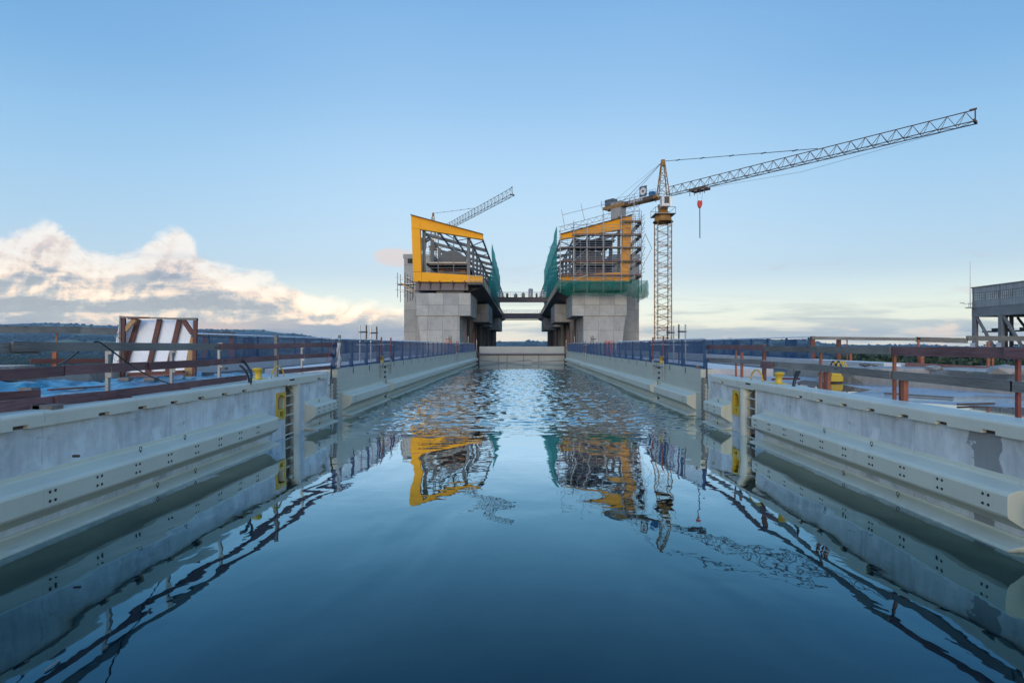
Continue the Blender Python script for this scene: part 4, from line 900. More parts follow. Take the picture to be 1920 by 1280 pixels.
    for k in range(3): w.box(s * (6.9 + k * .75) - .03, s * (6.9 + k * .75) + .03, 84.58, 84.64, 12.5, 13.6)
    w.build('railing', 'galvanised', wk)
    MB().box(s * 6.3, s * 8.4, 118, 124, 12.5, 16.8).build('equipment_room', 'machine_grey', wk)
# nets
def sheet(name, rows, cols, fn, mat, lab, cat='net'):
    w = MB(); w.v = [Vector(fn(i / cols, j / rows)) for j in range(rows + 1) for i in range(cols + 1)]
    w.f = [[j * (cols + 1) + i, j * (cols + 1) + i + 1, (j + 1) * (cols + 1) + i + 1, (j + 1) * (cols + 1) + i] for j in range(rows) for i in range(cols)]
    return tag(w.build(name, mat, smooth=True), lab, cat, 'green safety nets')
def rip_(a, b, k): return mn.noise(Vector((a, b, k)))
sheet('safety_net', 14, 40, lambda u, v: (-6.05 - .22 * rip_(u * 6, v * 3, 1), 109 + 40 * u, 12.7 + (23.4 - 12.7 - 1.5 * u) * v), 'green_net', 'green safety net hanging along the inner edge of the left hall')
sheet('safety_net', 10, 16, lambda u, v: (-6.1 - 2.6 * (1 - u) * (1 - v * .8) - .1 * rip_(u * 5, v * 4, 2), 108.5 + .3 * rip_(u * 5, v * 4, 8), 13.0 + v * u * 6.5), 'green_net', 'triangular flap of green net at the front end of the left walkway')
sheet('safety_net', 14, 50, lambda u, v: (6.15 + .22 * rip_(u * 6, v * 3, 3), 92.5 + 55 * u, 13.6 + (23.3 - 13.6) * v), 'green_net', 'green safety net hanging along the inner edge of the right hall')
def front_net(u, v):
    d_ = 5.3 + 14.6 * u; bulge = .7 * math.sin(v * math.pi) + .2 * rip_(u * 9, v * 3, 4)
    zt = 12.85 + .25 * math.sin(u * 25) * .25; zb_ = 10.35 + .35 * rip_(u * 8, 1, 5) + .9 * max(0, (.12 - u) / .12) - .35 * (u > .82)
    return (d_, 84.0 - bulge, zb_ + (zt - zb_) * v)
sheet('safety_net', 12, 60, front_net, 'green_net_open', 'green debris net slung under the scaffolding at the front of the right hall')
sheet('safety_net', 8, 20, lambda u, v: (19.9 + .9 * v * 0 - .3 * rip_(u * 4, v * 3, 6), 83.9 + 8 * u, 10.3 + 2.5 * v - .4 * u), 'green_net_open', 'green debris net round the outer corner of the right scaffolding')
# scaffolding round the right hall
sc = thing('scaffolding', 'tube scaffolding with plank decks across the front of the right machinery hall', 'scaffolding', (12, 84.5, 12))
ds = (6.15, 8.3, 10.4, 13.0, 15.8, 17.8, 18.6)
def ztop(d_): return 20.9 + (d_ - 6.15) * .245
for Y in (84.3, 85.2):
    for d_ in ds:
        if Y > 85 and d_ > 18: continue
        MB().tube([(d_, Y, 11), (d_, Y, ztop(d_) + (.9 if d_ in (8.3, 13.) else 0))], .05 if Y < 85 else .045, 6).build('standard', 'scaffold_tube', sc)
for d_ in (7.25, 9.35, 11.7, 14.4, 16.8):
    MB().tube([(d_, 84.3, 13.2), (d_, 84.3, ztop(d_) - 1.6)], .03, 5).build('standard', 'scaffold_tube', sc)
lv = (13.7, 15.9, 18.05, 20.1)
for z_ in lv + (22.2,):
    a_, b_ = (15.8, 19.0) if z_ > 22 else (6.0, 19.0) if z_ < 20 else (8.1, 19.0)
    MB().box(a_, b_, 84.35, 85.15, z_ - .12, z_ - .03).build('plank_deck', 'wood_grey', sc)
    MB().box(a_, b_, 84.26, 84.30, z_ - .03, z_ + .13).build('toe_board', 'wood_red', sc)
    for dz in (.35, .7, 1.05, 1.5): MB().tube([(a_ - .3, 84.24, z_ + dz), (b_, 84.24, z_ + dz)], .035, 5).build('guard_rail', 'scaffold_tube', sc)
MB().tube([(4.3, 84.2, 18.05), (19.6, 84.2, 18.05)], .05, 5).build('guard_rail', 'scaffold_tube', sc)
for (d0, z0, d1, z1) in ((6.0, 13.6, 10.6, 18.1), (6.2, 11.4, 10.5, 15.9), (8.3, 18.1, 10.5, 20.2), (15.8, 18.0, 17.9, 15.9), (15.8, 20.2, 17.9, 18.1), (15.8, 15.9, 17.9, 13.7), (15.8, 22.2, 17.9, 20.1), (10.4, 13.7, 6.2, 12.0)):
    MB().tube([(d0, 84.18, z0), (d1, 84.18, z1)], .045, 5).build('diagonal', 'scaffold_tube', sc)
w = MB()
for z_ in (12.6, 13.35): w.tube([(8.1, 84.2, z_), (16.2, 84.2, z_)], .04, 5)
for k in range(16): w.tube([(8.3 + k * .5, 84.2, 12.6 if k % 2 else 13.35), (8.8 + k * .5, 84.2, 13.35 if k % 2 else 12.6)], .03, 5)
w.build('lattice_girder', 'scaffold_tube', sc)
w = MB(); u0, u1 = Vector((5.9, 84.4, 20.5)), Vector((18.8, 84.4, 24.0))
for dz in (0, .75): w.tube([u0 + Vector((0, 0, dz)), u1 + Vector((0, 0, dz))], .045, 5)
for k in range(24):
    a_ = u0.lerp(u1, k / 24); b_ = u0.lerp(u1, (k + 1) / 24); (a_ if k % 2 else b_).z += .75; w.tube([a_, b_], .03, 5)
w.build('roof_girder', 'scaffold_tube', sc)
for (d0, z0, d1, z1) in ((6.9, 21.0, 6.35, 24.0), (10.0, 22.3, 9.4, 25.0), (13.1, 22.5, 12.6, 25.4)): MB().tube([(d0, 84.4, z0), (d1, 84.4, z1)], .045, 5).build('standard', 'scaffold_tube', sc)
MB().tube([(6.5, 84.4, 23.2), (15.3, 84.4, 25.4)], .035, 5).build('guard_rail', 'scaffold_tube', sc)
for Yk in (84.3, 87, 89.7, 92.4, 95.1):
    for dx in (18.6, 19.5 if Yk > 85 else 19.0): MB().tube([(dx, Yk, 11), (dx, Yk, 23.8)], .05, 6).build('standard', 'scaffold_tube', sc)
for z_ in lv + (22.2,):
    MB().box(18.62, 19.4, 85.3, 95, z_ - .12, z_ - .04).build('plank_deck', 'wood_grey', sc)
    for dz in (.55, 1.05): MB().tube([(19.5, 84.3, z_ + dz), (19.5, 95, z_ + dz)], .04, 5).build('guard_rail', 'scaffold_tube', sc)
for (z0, z1) in ((13.7, 15.9), (15.9, 18.05), (18.05, 20.1), (20.1, 22.2)): MB().tube([(19.55, 84.4, z1), (19.55, 89.6, z0)], .045, 5).build('diagonal', 'scaffold_tube', sc)
for (a_, b_) in (((19.5, 84.3, 20.3), (20.6, 84.3, 17.9)), ((20.6, 84.3, 17.9), (19.6, 84.3, 15.9)), ((17.8, 84.3, 23.8), (17.8, 84.3, 26.))): MB().tube([a_, b_], .05, 5).build('outrigger', 'scaffold_tube', sc)
s2 = thing('scaffolding', 'small scaffold cantilevered from the outer side of the left hall', 'scaffolding', (-18.5, 88, 12))
for Yk in (87, 89, 91, 93):
    for dx in (17.6, 19.0, 20.2):
        if dx > 20 and Yk > 90: continue
        MB().tube([(-dx, Yk, 10.4 - (Yk % 3) * .3), (-dx, Yk, 14.4)], .05, 5).build('standard', 'dark_steel', s2)
for z_ in (11.6, 12.6, 13.6):
    for Yk in (87, 90): MB().tube([(-17.4, Yk, z_), (-20.6, Yk, z_ + .05)], .05, 5).build('ledger', 'scaffold_tube', s2)
    for dx in (17.6, 19.0): MB().tube([(-dx, 86.8, z_), (-dx, 93.2, z_)], .05, 5).build('ledger', 'dark_steel', s2)
MB().box(-20.3, -17.5, 87, 88.2, 12.5, 12.6).build('plank_deck', 'wood_grey', s2); MB().bar((-17.2, 86.6, 11.2), (-19.6, 86.6, 12.7), .06, .16).build('diagonal', 'plywood', s2)
# ------------------------------------------------------------------ cross bridges between the halls
def cross(Y, zb, zt, zr, lab):
    c = thing('cross_bridge', lab, 'bridge', (0, Y, zb), 'steel footbridges between the halls')
    MB().box(-8.4, 8.4, Y, Y + .35, zb, zb + .22).build('bottom_flange', 'purple_steel', c); MB().box(-8.4, 8.4, Y + .12, Y + .22, zb + .22, zt - .15).build('web', 'purple_steel', c)
    MB().box(-8.4, 8.4, Y - .05, Y + 2.2, zt - .15, zt).build('deck', 'purple_steel', c); MB().box(-8.4, 8.4, Y + 1.9, Y + 2.2, zb, zt - .16).build('rear_beam', 'dark_steel', c)
    s0 = MB().box(-8.1, -8.02, Y, Y + .12, zb + .22, zt - .15).build('stiffener', 'purple_steel', c)
    for k in range(1, 15): again(s0, (k * 1.15, 0, 0))
    w = MB()
    for Yk in (Y, Y + 2.1):
        w.tube([(-6.3, Yk, zr), (6.3, Yk, zr)], .04, 5); w.tube([(-6.3, Yk, (zr + zt) / 2), (6.3, Yk, (zr + zt) / 2)], .03, 5)
        for k in range(22): w.box(-6.3 + k * .6, -6.25 + k * .6, Yk - .03, Yk + .03, zt, zr)
    w.build('railing', 'rail_silver', c); return c
c1 = cross(130, 13.2, 14.3, 15.55, 'nearer footbridge between the two halls, carrying a pale tank')
c2 = cross(172, 11.2, 12.9, 13.9, 'farther and lower footbridge between the two halls')
MB().box(-6.5, 6.5, 172, 172.3, 10.7, 11.0).build('tie_beam', 'dark_steel', c2)
a = P(995, 556, 131); tk = thing('tank', 'pale upright cylindrical tank standing on the nearer footbridge', 'tank', (a.x, 131, 14.3))
MB().lathe([(.55, 0), (.55, 1.9), (.45, 2.15), (.2, 2.25)], (a.x, 131, 14.3), 20).build('shell', 'tank_white', tk, smooth=False); MB().lathe([(.58, 0), (.58, .06)], (a.x, 131, 16.1), 20).build('band', 'dark_steel', tk)
for i, (px_, wd, ht, mt, lb) in enumerate(((951, .5, .9, 'dark_steel', 'dark box at the left end of the nearer footbridge'), (967, .8, .8, 'machine_grey', 'grey machine left of the middle on the nearer footbridge'), (981, .8, 1., 'dark_steel', 'dark machine with pale base beside the tank'), (1006, .4, .9, 'rusty_steel', 'brown post box right of the tank on the nearer footbridge'))):
    a = P(px_, 556, 131); b = thing('equipment_box', lb, 'equipment', (a.x, 131, 14.3), 'equipment on the nearer footbridge')
    MB().box(a.x - wd / 2, a.x + wd / 2, 130.6, 131.4, 14.303, 14.3 + ht).build('body', mt, b, bevel=.03); MB().box(a.x - wd / 4, a.x + wd / 4, 130.8, 131.2, 14.3 + ht, 14.5 + ht).build('top_unit', 'dark_steel', b)
# ------------------------------------------------------------------ tower cranes
def lattice(w, A, B, wid, hgt, n, r1, r2, tri=False):
    """box or triangular truss from A to B (A, B on the bottom centre line)"""
    A, B = Vector(A), Vector(B); dd = (B - A).normalized(); up = Vector((0, 0, 1)); sx = dd.cross(up).normalized() * wid / 2; uu = up * hgt
    bl_, br_, tp = (lambda u: A.lerp(B, u) - sx), (lambda u: A.lerp(B, u) + sx), (lambda u: A.lerp(B, u) + uu)
    for f in (bl_, br_, tp): w.tube([f(0), f(1)], r1, 5)
    for k in range(n):
        u0, um, u1 = k / n, (k + .5) / n, (k + 1) / n
        for f in (bl_, br_): w.tube([f(u0), tp(um)], r2, 4); w.tube([tp(um), f(u1)], r2, 4)
        w.tube([bl_(u0), br_(u0)], r2, 4); w.tube([bl_(u0) if k % 2 else br_(u0), br_(u1) if k % 2 else bl_(u1)], r2, 4)
def mast(w, cx, cy, z0, z1, wd, r1, r2, st):
    h_ = wd / 2; n = int((z1 - z0) / st)
    cs = [(cx - h_, cy - h_), (cx + h_, cy - h_), (cx + h_, cy + h_), (cx - h_, cy + h_)]
    for a_ in cs: w.tube([(*a_, z0), (*a_, z1)], r1, 5)
    for k in range(n):
        za, zb_ = z0 + (z1 - z0) * k / n, z0 + (z1 - z0) * (k + 1) / n; zm = (za + zb_) / 2
        for i in range(4):
            a_, b_ = cs[i], cs[(i + 1) % 4]; w.tube([(*a_, za), (*b_, zm)], r2, 4); w.tube([(*b_, zm), (*a_, zb_)], r2, 4); w.tube([(*a_, za), (*b_, za)], r2, 4)
def crane(X, Y, zj, dirv, L, Lc, wd, zbase, ztip, apex, lab, big=True, th=1.4):
    c = thing('tower_crane', lab, 'crane', (X, Y, zbase)); dv = Vector((*dirv, 0)).normalized(); O = Vector((X, Y, 0)); nv = Vector((dv.y, -dv.x, 0))
    w = MB(); mast(w, X, Y, zbase, zj - 4.3, wd, .085, .036, 1.75); w.build('mast', 'crane_yellow', c)
    w = MB()
    k = zbase
    while k < zj - 5: w.box(X - wd / 2 - .1, X + wd / 2 + .1, Y - wd / 2 - .08, Y - wd / 2, k, k + .12); k += 3.5
    w.build('collars', 'crane_yellow', c)
    w = MB(); w.lathe([(wd * .75, 0), (wd * .62, .35), (wd * .62, .9), (wd * .5, 1.2), (wd * .34, 1.9), (wd * .4, 2.9)], (X, Y, zj - 4.3), 12); w.build('slewing_ring', 'crane_yellow', c)
    w = MB(); w.box(X - wd * .75, X + wd * .75, Y - wd * .75, Y + wd * .75, zj - 3.2, zj - 3.1)
    for i in (-1, 1):
        for j in (-1, 1): w.tube([(X + i * wd * .72, Y + j * wd * .72, zj - 3.1), (X + i * wd * .72, Y + j * wd * .72, zj - 2.1)], .04, 4)
        w.tube([(X - wd * .72, Y + i * wd * .72, zj - 2.1), (X + wd * .72, Y + i * wd * .72, zj - 2.1)], .04, 4); w.tube([(X + i * wd * .72, Y - wd * .72, zj - 2.1), (X + i * wd * .72, Y + wd * .72, zj - 2.1)], .04, 4)
    w.build('platform', 'galvanised', c)
    # tower head
    w = MB(); ap = O + Vector((0, 0, apex)); hb = wd * .42
    bs_ = [O + Vector((i * hb, j * hb, zj - .6)) for i, j in ((-1, -1), (1, -1), (1, 1), (-1, 1))]; tp = [ap + Vector((i * .22, j * .22, 0)) for i, j in ((-1, -1), (1, -1), (1, 1), (-1, 1))]
    for i in range(4):
        w.tube([bs_[i], tp[i]], .09, 5)
        for k in range(5):
            a_, b_ = bs_[i].lerp(tp[i], k / 5), bs_[(i + 1) % 4].lerp(tp[(i + 1) % 4], (k + 1) / 5); w.tube([a_, b_], .045, 4); w.tube([bs_[i].lerp(tp[i], (k + 1) / 5), b_], .04, 4)
    w.box(X - .28, X + .28, Y - .28, Y + .28, apex - .8, apex + .25); w.build('tower_head', 'crane_yellow', c)
    # jib, horizontal chords
    w = MB(); A = O + dv * wd * .55 + Vector((0, 0, zj)); B = O + dv * L + Vector((0, 0, ztip)); lattice(w, A, B, 1.15, th, 24 if big else 26, .065, .035); w.build('jib', 'rusty_steel', c)
    at_ = lambda t_, dz=0, sd=0: O + dv * t_ + nv * sd + Vector((0, 0, zj + (ztip - zj) * t_ / L + dz))
    w = MB(); w.bar(at_(L, .1, -.6), at_(L, .1, .6), .22, .3); w.bar(at_(L - .5, th + .1), at_(L + .15, th + .1), .16, .16); w.tube([at_(L, 0), at_(L, th + .1)], .07, 5); w.build('jib_tip', 'rusty_steel', c)
    w = MB(); tt = .6 * L; w.tube([ap, at_(tt, th + .12)], .05, 5)
    for u in (.12, .3, .5, .7, .88): q = ap.lerp(at_(tt, th + .12), u); w.bar(q - dv * .35, q + dv * .35, .13, .13)
    w.build('pendant', 'dark_steel', c)
    # counter jib
    C0, C1 = -wd * .4, -Lc; w = MB()
    for sd in (-.75, .75): w.bar(at_(C0, .15, sd), at_(C1, .15, sd), .18, .55)
    for k in range(9): w.bar(at_(C0 + (C1 - C0) * k / 8, .1, -.7), at_(C0 + (C1 - C0) * k / 8, .1, .7), .12, .2)
    cj = w.build('counter_jib', 'crane_yellow', c)
    w = MB().bar(at_(C0 - .5, .15, .86), at_(C0 + (C1 - C0) * .56, .15, .86), .06, .62); sg = w.build('name_board', 'rusty_steel', cj)
    w = MB()
    for sd in (-.8, .8):
        for dz in (.9, 1.4): w.tube([at_(C0, dz, sd), at_(C1 - .4, dz, sd)], .025, 4)
        for k in range(12): w.tube([at_(C0 + (C1 - .4 - C0) * k / 11, .4, sd), at_(C0 + (C1 - .4 - C0) * k / 11, 1.4, sd)], .025, 4)
    w.build('guard_rail', 'galvanised', c)
    w = MB()
    for sd in (-.6, .6): w.tube([ap, at_(C1 * .67, .5, sd)], .04, 4)
    w.tube([ap, at_(C1 * .86, 1.3, 0)], .02, 4); w.build('counter_stay', 'dark_steel', c)
    for k in range(4): MB().bar(at_(C1 * .83 + k * .55, -2.7 + (k == 3) * .8, 0), at_(C1 * .83 + k * .62, .9, 0), 1.5, .55, up=dv).build('counterweight', 'counterweight', c)
    MB().bar(at_(C1 + .3, 1.1, 0), at_(C1 + 2.3, 1.1, 0), 1.3, 1.3).build('winch_house', 'machine_grey', c, bevel=.05)
    if big:
        txt = bpy.data.curves.new('lettering', 'FONT'); txt.body = 'LIEBHERR'; txt.size = .66; txt.extrude = .012; txt.align_x = 'CENTER'; txt.align_y = 'CENTER'
        to = bpy.data.objects.new('lt', txt); COL.objects.link(to); bpy.context.view_layer.update()
        me = bpy.data.meshes.new_from_object(to); bpy.data.objects.remove(to); me.materials.clear(); me.materials.append(MT['cab_white'])
        lo = bpy.data.objects.new('lettering', me); COL.objects.link(lo); lo.parent = sg
        pos = at_(C1 * .40, .15, .91); M3 = Matrix((dv, Vector((0, 0, 1)), nv)).transposed().to_4x4()
        lo.matrix_local = Matrix.Translation(pos - OFF[c.name]) @ M3 @ Matrix.Scale(1.12, 4, (1, 0, 0))
        # emblem board
        w = MB().bar(at_(-3.35, .55, .98), at_(-3.35, 2.35, .98), 1.5, .08, up=nv); eb = w.build('emblem_board', 'machine_grey', c)
        cc = at_(-3.35, 1.45, 1.04); w = MB()
        for k in range(12):
            an = k / 12 * math.tau; e1 = dv * math.cos(an) + Vector((0, 0, 1)) * math.sin(an); w.bar(cc + e1 * .22, cc + e1 * .64, .24, .03, up=nv)
        w.build('emblem', 'cab_white', eb)
        w = MB(); w.add([cc + nv * .03 + (dv * math.cos(k / 16 * math.tau) + Vector((0, 0, 1)) * math.sin(k / 16 * math.tau)) * .14 for k in range(16)], [list(range(16))]); w.build('emblem_centre', 'orange_primer', eb)
        MB().bar(at_(-2.35, .75, .3), at_(-1.5, .75, .3), .9, .9).build('cabinet', 'cabinet_blue', c)
    # operator cab
    cb = Vector((X + .1, Y - wd * .62, zj - 2.35)); w = MB(); w.box(cb.x - .85, cb.x + .45, cb.y - .8, cb.y + .6, cb.z + .2, cb.z + 1.95); co_ = w.build('cab', 'cab_white', c, bevel=.12)
    MB().box(cb.x - .45, cb.x + .35, cb.y - .83, cb.y - .78, cb.z + .7, cb.z + 1.8).build('window', 'cab_glass', co_)
    w = MB(); w.prism([(cb.x + .46, cb.z + .25), (cb.x + .85, cb.z + .55), (cb.x + .95, cb.z + 1.2), (cb.x + .85, cb.z + 1.85), (cb.x + .46, cb.z + 1.9)], cb.y - .75, cb.y + .55); w.build('front_glass', 'window_glass', co_)
    # trolley, ropes and hook
    if big:
        tp_ = 6.9; w = MB()
        for sd in (-.7, .7): w.bar(at_(tp_ - 1.4, -.25, sd), at_(tp_ + 1.4, -.25, sd), .18, .35)
        for k in (-1.2, 0, 1.2): w.bar(at_(tp_ + k, -.3, -.8), at_(tp_ + k, -.3, .8), .2, .3)
        for k in (-1.3, -.5, .5, 1.3): w.tube([at_(tp_ + k, -.3, .75), at_(tp_ + k, -1.2, .75)], .06, 4)
        w.build('trolley', 'rusty_steel', c)
        w = MB(); q = at_(tp_, -.4); hb_ = Vector((q.x, q.y, 25.4)); w.tube([q + Vector((-.5, 0, 0)), hb_ + Vector((-.25, 0, 0))], .018, 4); w.tube([q + Vector((.5, 0, 0)), hb_ + Vector((.25, 0, 0))], .018, 4); w.tube([at_(tp_ + 2, -.3), at_(L * .55, -1.1), at_(L - .5, -.1)], .018, 4); w.build('hoist_rope', 'dark_steel', c)
        w = MB(); w.prism([(hb_.x - .32, 25.5), (hb_.x + .32, 25.5), (hb_.x + .35, 24.9), (hb_.x + .15, 24.4), (hb_.x - .15, 24.4), (hb_.x - .35, 24.9)], hb_.y - .2, hb_.y + .2); w.build('hook_block', 'hook_red', c)
        w = MB(); w.tube([(hb_.x, hb_.y, 24.4), (hb_.x + .02, hb_.y, 19.6)], .075, 6); w.build('chain', 'dark_steel', c)
    return c
crane(23.87, 90, 27.6, (26.3, -31), 40.7, 12.6, 2.3, -37, 27.2, 33.6, 'large yellow tower crane with a long jib to the right of the halls')
crane(-29.9, 180, 39.0, (27.4, -49), 56.5, 13, 2.0, -37, 39.3, 47.0, 'smaller far tower crane whose jib rises behind the left hall', False, 1.9)
# ------------------------------------------------------------------ old boat lift at the right edge
ol = thing('old_lift', 'old grey riveted steel boat lift with a glazed upper gallery at the right edge', 'building', (165, 178, -36))
X0 = 151.1; Yf, Yn = 179.0, 95.0
MB().box(X0, X0 + 32, Yn, Yf, 15.2, 17.3).build('lower_cladding', 'old_cladding', ol); MB().box(X0, X0 + 32, Yn, Yf, 19.9, 21.7).build('upper_cladding', 'old_cladding', ol)
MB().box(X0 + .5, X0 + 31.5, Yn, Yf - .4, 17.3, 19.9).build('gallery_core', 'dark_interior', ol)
MB().box(X0 - .25, X0 + 32.2, Yn - .3, Yf + .25, 21.7, 22.0).build('roof', 'old_steel', ol); MB().box(X0 - .15, X0 + 32.2, Yn, Yf + .15, 15.0, 15.2).build('ledge', 'old_steel', ol)
MB().box(X0 - .1, X0 + 1.2, Yn, Yf, 12.0, 14.99).build('main_girder', 'old_steel', ol); MB().box(X0, X0 + 32, Yf - 1.2, Yf + .003, 12.0, 14.99).build('end_girder', 'old_steel', ol)
MB().box(X0 + 1.21, X0 + 31.9, Yn, Yf - 1.3, 13.3, 14.9).build('ceiling', 'dark_steel', ol)
k = 0; yk = Yf - 1.4
while yk > Yn:
    MB().box(X0 - .12, X0 + 1.1, yk + .2, yk + 1.3, -37, 12.0).build('column', 'old_steel', ol)
    for dx in (10, 20): MB().box(X0 + dx, X0 + dx + 1, yk + .2, yk + 1.1, -37, 13.3).build('inner_column', 'dark_steel', ol)
    if yk - 9.8 > Yn:
        MB().bar((X0 + .5, yk, 11.8), (X0 + .5, yk - 8.6, -1.5), .6, .7, up=(1, 0, 0)).build('diagonal', 'old_steel', ol)
        MB().bar((X0 + .5, yk - 8.6, -1.5), (X0 + .5, yk, -14), .6, .7, up=(1, 0, 0)).build('diagonal', 'old_steel', ol)
        MB().bar((X0 + 14, yk, 11.8), (X0 + 14, yk - 8.6, 1), .5, .6, up=(1, 0, 0)).build('inner_diagonal', 'dark_steel', ol)
        for zz, hh in ((4.6, .8), (6.8, .5), (-.2, .7), (-1.8, .5)):
            if k > 0 or zz > 0: MB().box(X0 + 2.5, X0 + 3.2, yk - 9.0, yk + .5, zz, zz + hh).build('cross_beam', 'dark_steel', ol)
        MB().box(X0 + 2.2, X0 + 6, yk - 7.5, yk - 3.5, 7.3, 8.1).build('machinery', 'dark_steel', ol)
        w = MB(); w.box(X0 + 2.6, X0 + 3, yk - 8.6, yk, 1.2, 1.6); w.box(X0 + 2.6, X0 + 3, yk - 8.6, yk, 2.6, 2.9)
        for q_ in range(9): w.bar((X0 + 2.8, yk - q_, 1.5), (X0 + 2.8, yk - q_ - .5, 2.7), .12)
        w.build('lattice_beam', 'dark_steel', ol)
        for dx, dyy in ((6, 3), (14, 6), (5, 7.5)): MB().box(X0 + dx, X0 + dx + .8, yk - dyy, yk - dyy + .7, -5, 13.3).build('inner_column', 'dark_steel', ol)
        MB().box(X0 + 4, X0 + 28, yk - 8, yk - 2, -12, -2.6).build('inner_mass', 'dark_steel', ol)
    for half in (0, 1):
        ya_ = yk + 1.2 - half * 4.9
        wi = MB(); 
        for q_ in range(8): wi.box(X0 - .03, X0 + .12, ya_ - 4.7 * q_ / 7 - .05, ya_ - 4.7 * q_ / 7 + .05, 17.3, 19.9)
        for z_ in (17.35, 18.15, 19.0, 19.8): wi.box(X0 - .04, X0 + .1, ya_ - 4.85, ya_ + .05, z_ - .05, z_ + .05)
        wo = wi.build('window', 'old_steel', ol); MB().box(X0 + .14, X0 + .2, ya_ - 4.8, ya_, 17.3, 19.9).build('pane', 'window_glass', wo)
    MB().box(X0 - .1, X0 + .0, yk + .5, yk + .8, 15.2, 21.7).build('pilaster', 'old_steel', ol)
    yk -= 9.8; k += 1
MB().tube([(X0 - .6, Yf, 15), (X0 - .6, Yf, 30.8)], .16, 8, r2=.09).build('mast', 'cab_white', ol)
w = MB(); w.box(X0 - 2.4, X0 - .1, Yf - 1.4, Yf, 15.0, 15.25)
for i in range(4): w.tube([(X0 - 2.3 + i * .73, Yf - 1.35, 15.25), (X0 - 2.3 + i * .73, Yf - 1.35, 16.5)], .05, 4)
w.tube([(X0 - 2.35, Yf - 1.35, 16.5), (X0, Yf - 1.35, 16.5)], .06, 4); w.tube([(X0 - 2.35, Yf - .05, 16.5), (X0, Yf - .05, 16.5)], .06, 4); w.build('balcony', 'old_steel', ol)
w = MB(); w.tube([(X0 - 2.2, Yf, 16.3), (X0 - 3.2, Yf, 16.7)], .06, 4); w.bar((X0 - 4.0, Yf, 16.75), (X0 - 2.7, Yf, 16.7), .4, .15); w.build('lamp', 'old_steel', ol)
w = MB(); w.box(X0 - 6, X0, Yf - 1, Yf - .8, .2, .5)
for i in range(12): w.box(X0 - 6 + i * .5, X0 - 5.94 + i * .5, Yf - 1, Yf - .9, .5, 1.2)
w.box(X0 - 6, X0, Yf - 1, Yf - .9, 1.2, 1.3); w.build('footbridge', 'dark_steel', ol)
for px_ in (1825, 1874):
    a = P(px_, 645, 176); w = MB().box(X0 - .35, X0 - .3, (X0 - CX) * F / (px_ - VX + 5), (X0 - CX) * F / (px_ - VX - 4), 1.4, 3.4)
    w.build('notice_board', 'cab_white', ol)
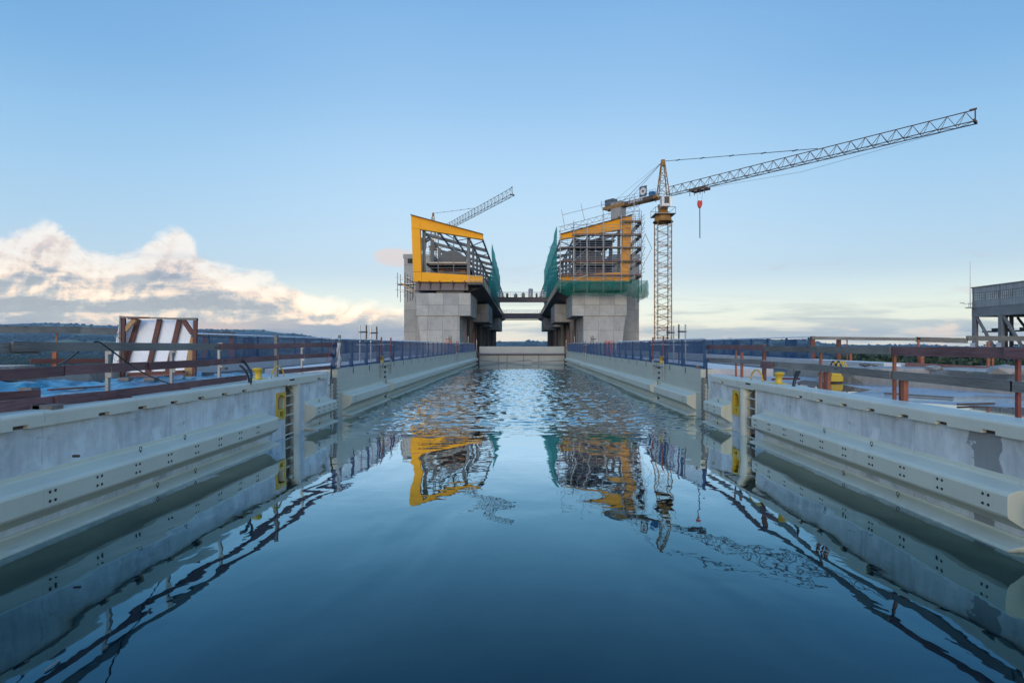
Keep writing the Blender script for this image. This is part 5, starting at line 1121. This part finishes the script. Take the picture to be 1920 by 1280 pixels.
# ------------------------------------------------------------------ trees beyond the right deck and a bank under them
w = MB(); N = 40
for j in range(13):
    for i in range(N + 1):
        Yb = 36 + j * 16; xb = 26 + i * 5.5; w.v.append(Vector((xb, Yb, -11 - .05 * (Yb - 36) - .03 * xb + mn.noise(Vector((xb / 20, Yb / 20, 0))) * 2.5 - (25 if i in (0, N) or j in (0, 12) else 0))))
w.f = [[j * (N + 1) + i, j * (N + 1) + i + 1, (j + 1) * (N + 1) + i + 1, (j + 1) * (N + 1) + i] for j in range(12) for i in range(N)]
struct('embankment', w, 'valley_ground', smooth=True)
def tree_proto(seed):
    rnd = random.Random(seed); tr_ = thing('tree', 'dark tree', 'tree', (0, 0, 0), 'trees between the right deck and the old boat lift')
    w = MB(); w.tube([(0, 0, 0), (.1, 0, 3), (-.1, .15, 6), (0, 0, 9)], .28, 8, r2=.08)
    for k in range(9):
        an = rnd.uniform(0, 6.28); z0 = rnd.uniform(2.5, 7); L_ = rnd.uniform(1.8, 3.4); w.tube([(0, 0, z0), (L_ * .6 * math.cos(an), L_ * .6 * math.sin(an), z0 + .8), (L_ * math.cos(an), L_ * math.sin(an), z0 + 1.9)], .09, 5, r2=.03)
    w.build('trunk', 'trunk_bark', tr_)
    w = MB(); cl = []
    for k in range(34):
        an = rnd.uniform(0, 6.28); h_ = rnd.uniform(0, 1); rr = (1 - abs(h_ * 1.5 - .6) ** 1.8 * .6) * 3.4 * math.sqrt(rnd.random())
        cl.append((Vector((rr * math.cos(an), rr * math.sin(an), 3 + h_ * 8)), rnd.uniform(.8, 1.6)))
    for c, r in cl:
        for k in range(70):
            d_ = Vector((rnd.gauss(0, 1), rnd.gauss(0, 1), rnd.gauss(0, .8))).normalized() * r * rnd.uniform(.6, 1.08); q = c + d_
            a_ = Vector((rnd.gauss(0, 1), rnd.gauss(0, 1), rnd.gauss(0, 1))).normalized(); b_ = a_.cross(Vector((rnd.gauss(0, 1), rnd.gauss(0, 1), rnd.gauss(0, 1)))).normalized(); sz = rnd.uniform(.14, .30)
            w.add([q - a_ * sz, q + b_ * sz * .7, q + a_ * sz, q - b_ * sz * .7], [(0, 1, 2, 3)])
    w.build('crown', 'leaf_green', tr_); return tr_
pr_ = [tree_proto(1), tree_proto(2), tree_proto(3)]; used = [False] * 3
spots = [(1602, 668, 95), (1622, 662, 120), (1640, 667, 88), (1660, 661, 110), (1680, 663, 96), (1702, 659, 125), (1722, 664, 92), (1742, 658, 118), (1762, 662, 98), (1784, 657, 130), (1806, 661, 102), (1828, 660, 120), (1560, 672, 110), (1582, 670, 125), (1850, 664, 105), (1650, 676, 75), (1700, 678, 70), (1750, 678, 72), (1800, 679, 70), (1870, 676, 78), (1905, 672, 90)]
lbs = ['dark leafy tree in the dense row between the right deck and old boat lift'] * 3
for i, (px_, py_, Y) in enumerate(spots):
    a = P(px_, py_, Y); k = i % 3; zb_ = -12.5 - .05 * (Y - 36) - .03 * a.x; sc_ = (a.z - zb_) / 11.6
    o_ = pr_[k] if not used[k] else copy_tree(pr_[k], (0, 0, 0), lbs[k]); used[k] = True; o_['label'] = lbs[k]
    o_.location = (a.x, a.y, zb_); o_.rotation_euler = (0, 0, i * 1.7); o_.scale = (sc_ * .95, sc_ * .95, sc_)
# ------------------------------------------------------------------ haze
w = MB().box(-9000, 9000, -1500, 9500, -41, 250)
m = bpy.data.materials.new('haze_air'); m.use_nodes = True; t = NT(m.node_tree); pv_ = t.n('ShaderNodeVolumePrincipled')
pv_.inputs['Color'].default_value = (.42, .68, 1., 1); pv_.inputs['Density'].default_value = .000085; pv_.inputs['Anisotropy'].default_value = .2
t.t.links.new(pv_.outputs[0], t.n('ShaderNodeOutputMaterial').inputs['Volume']); MT['haze_air'] = m
hz_ = w.build('haze', 'haze_air'); hz_['kind'] = 'stuff'
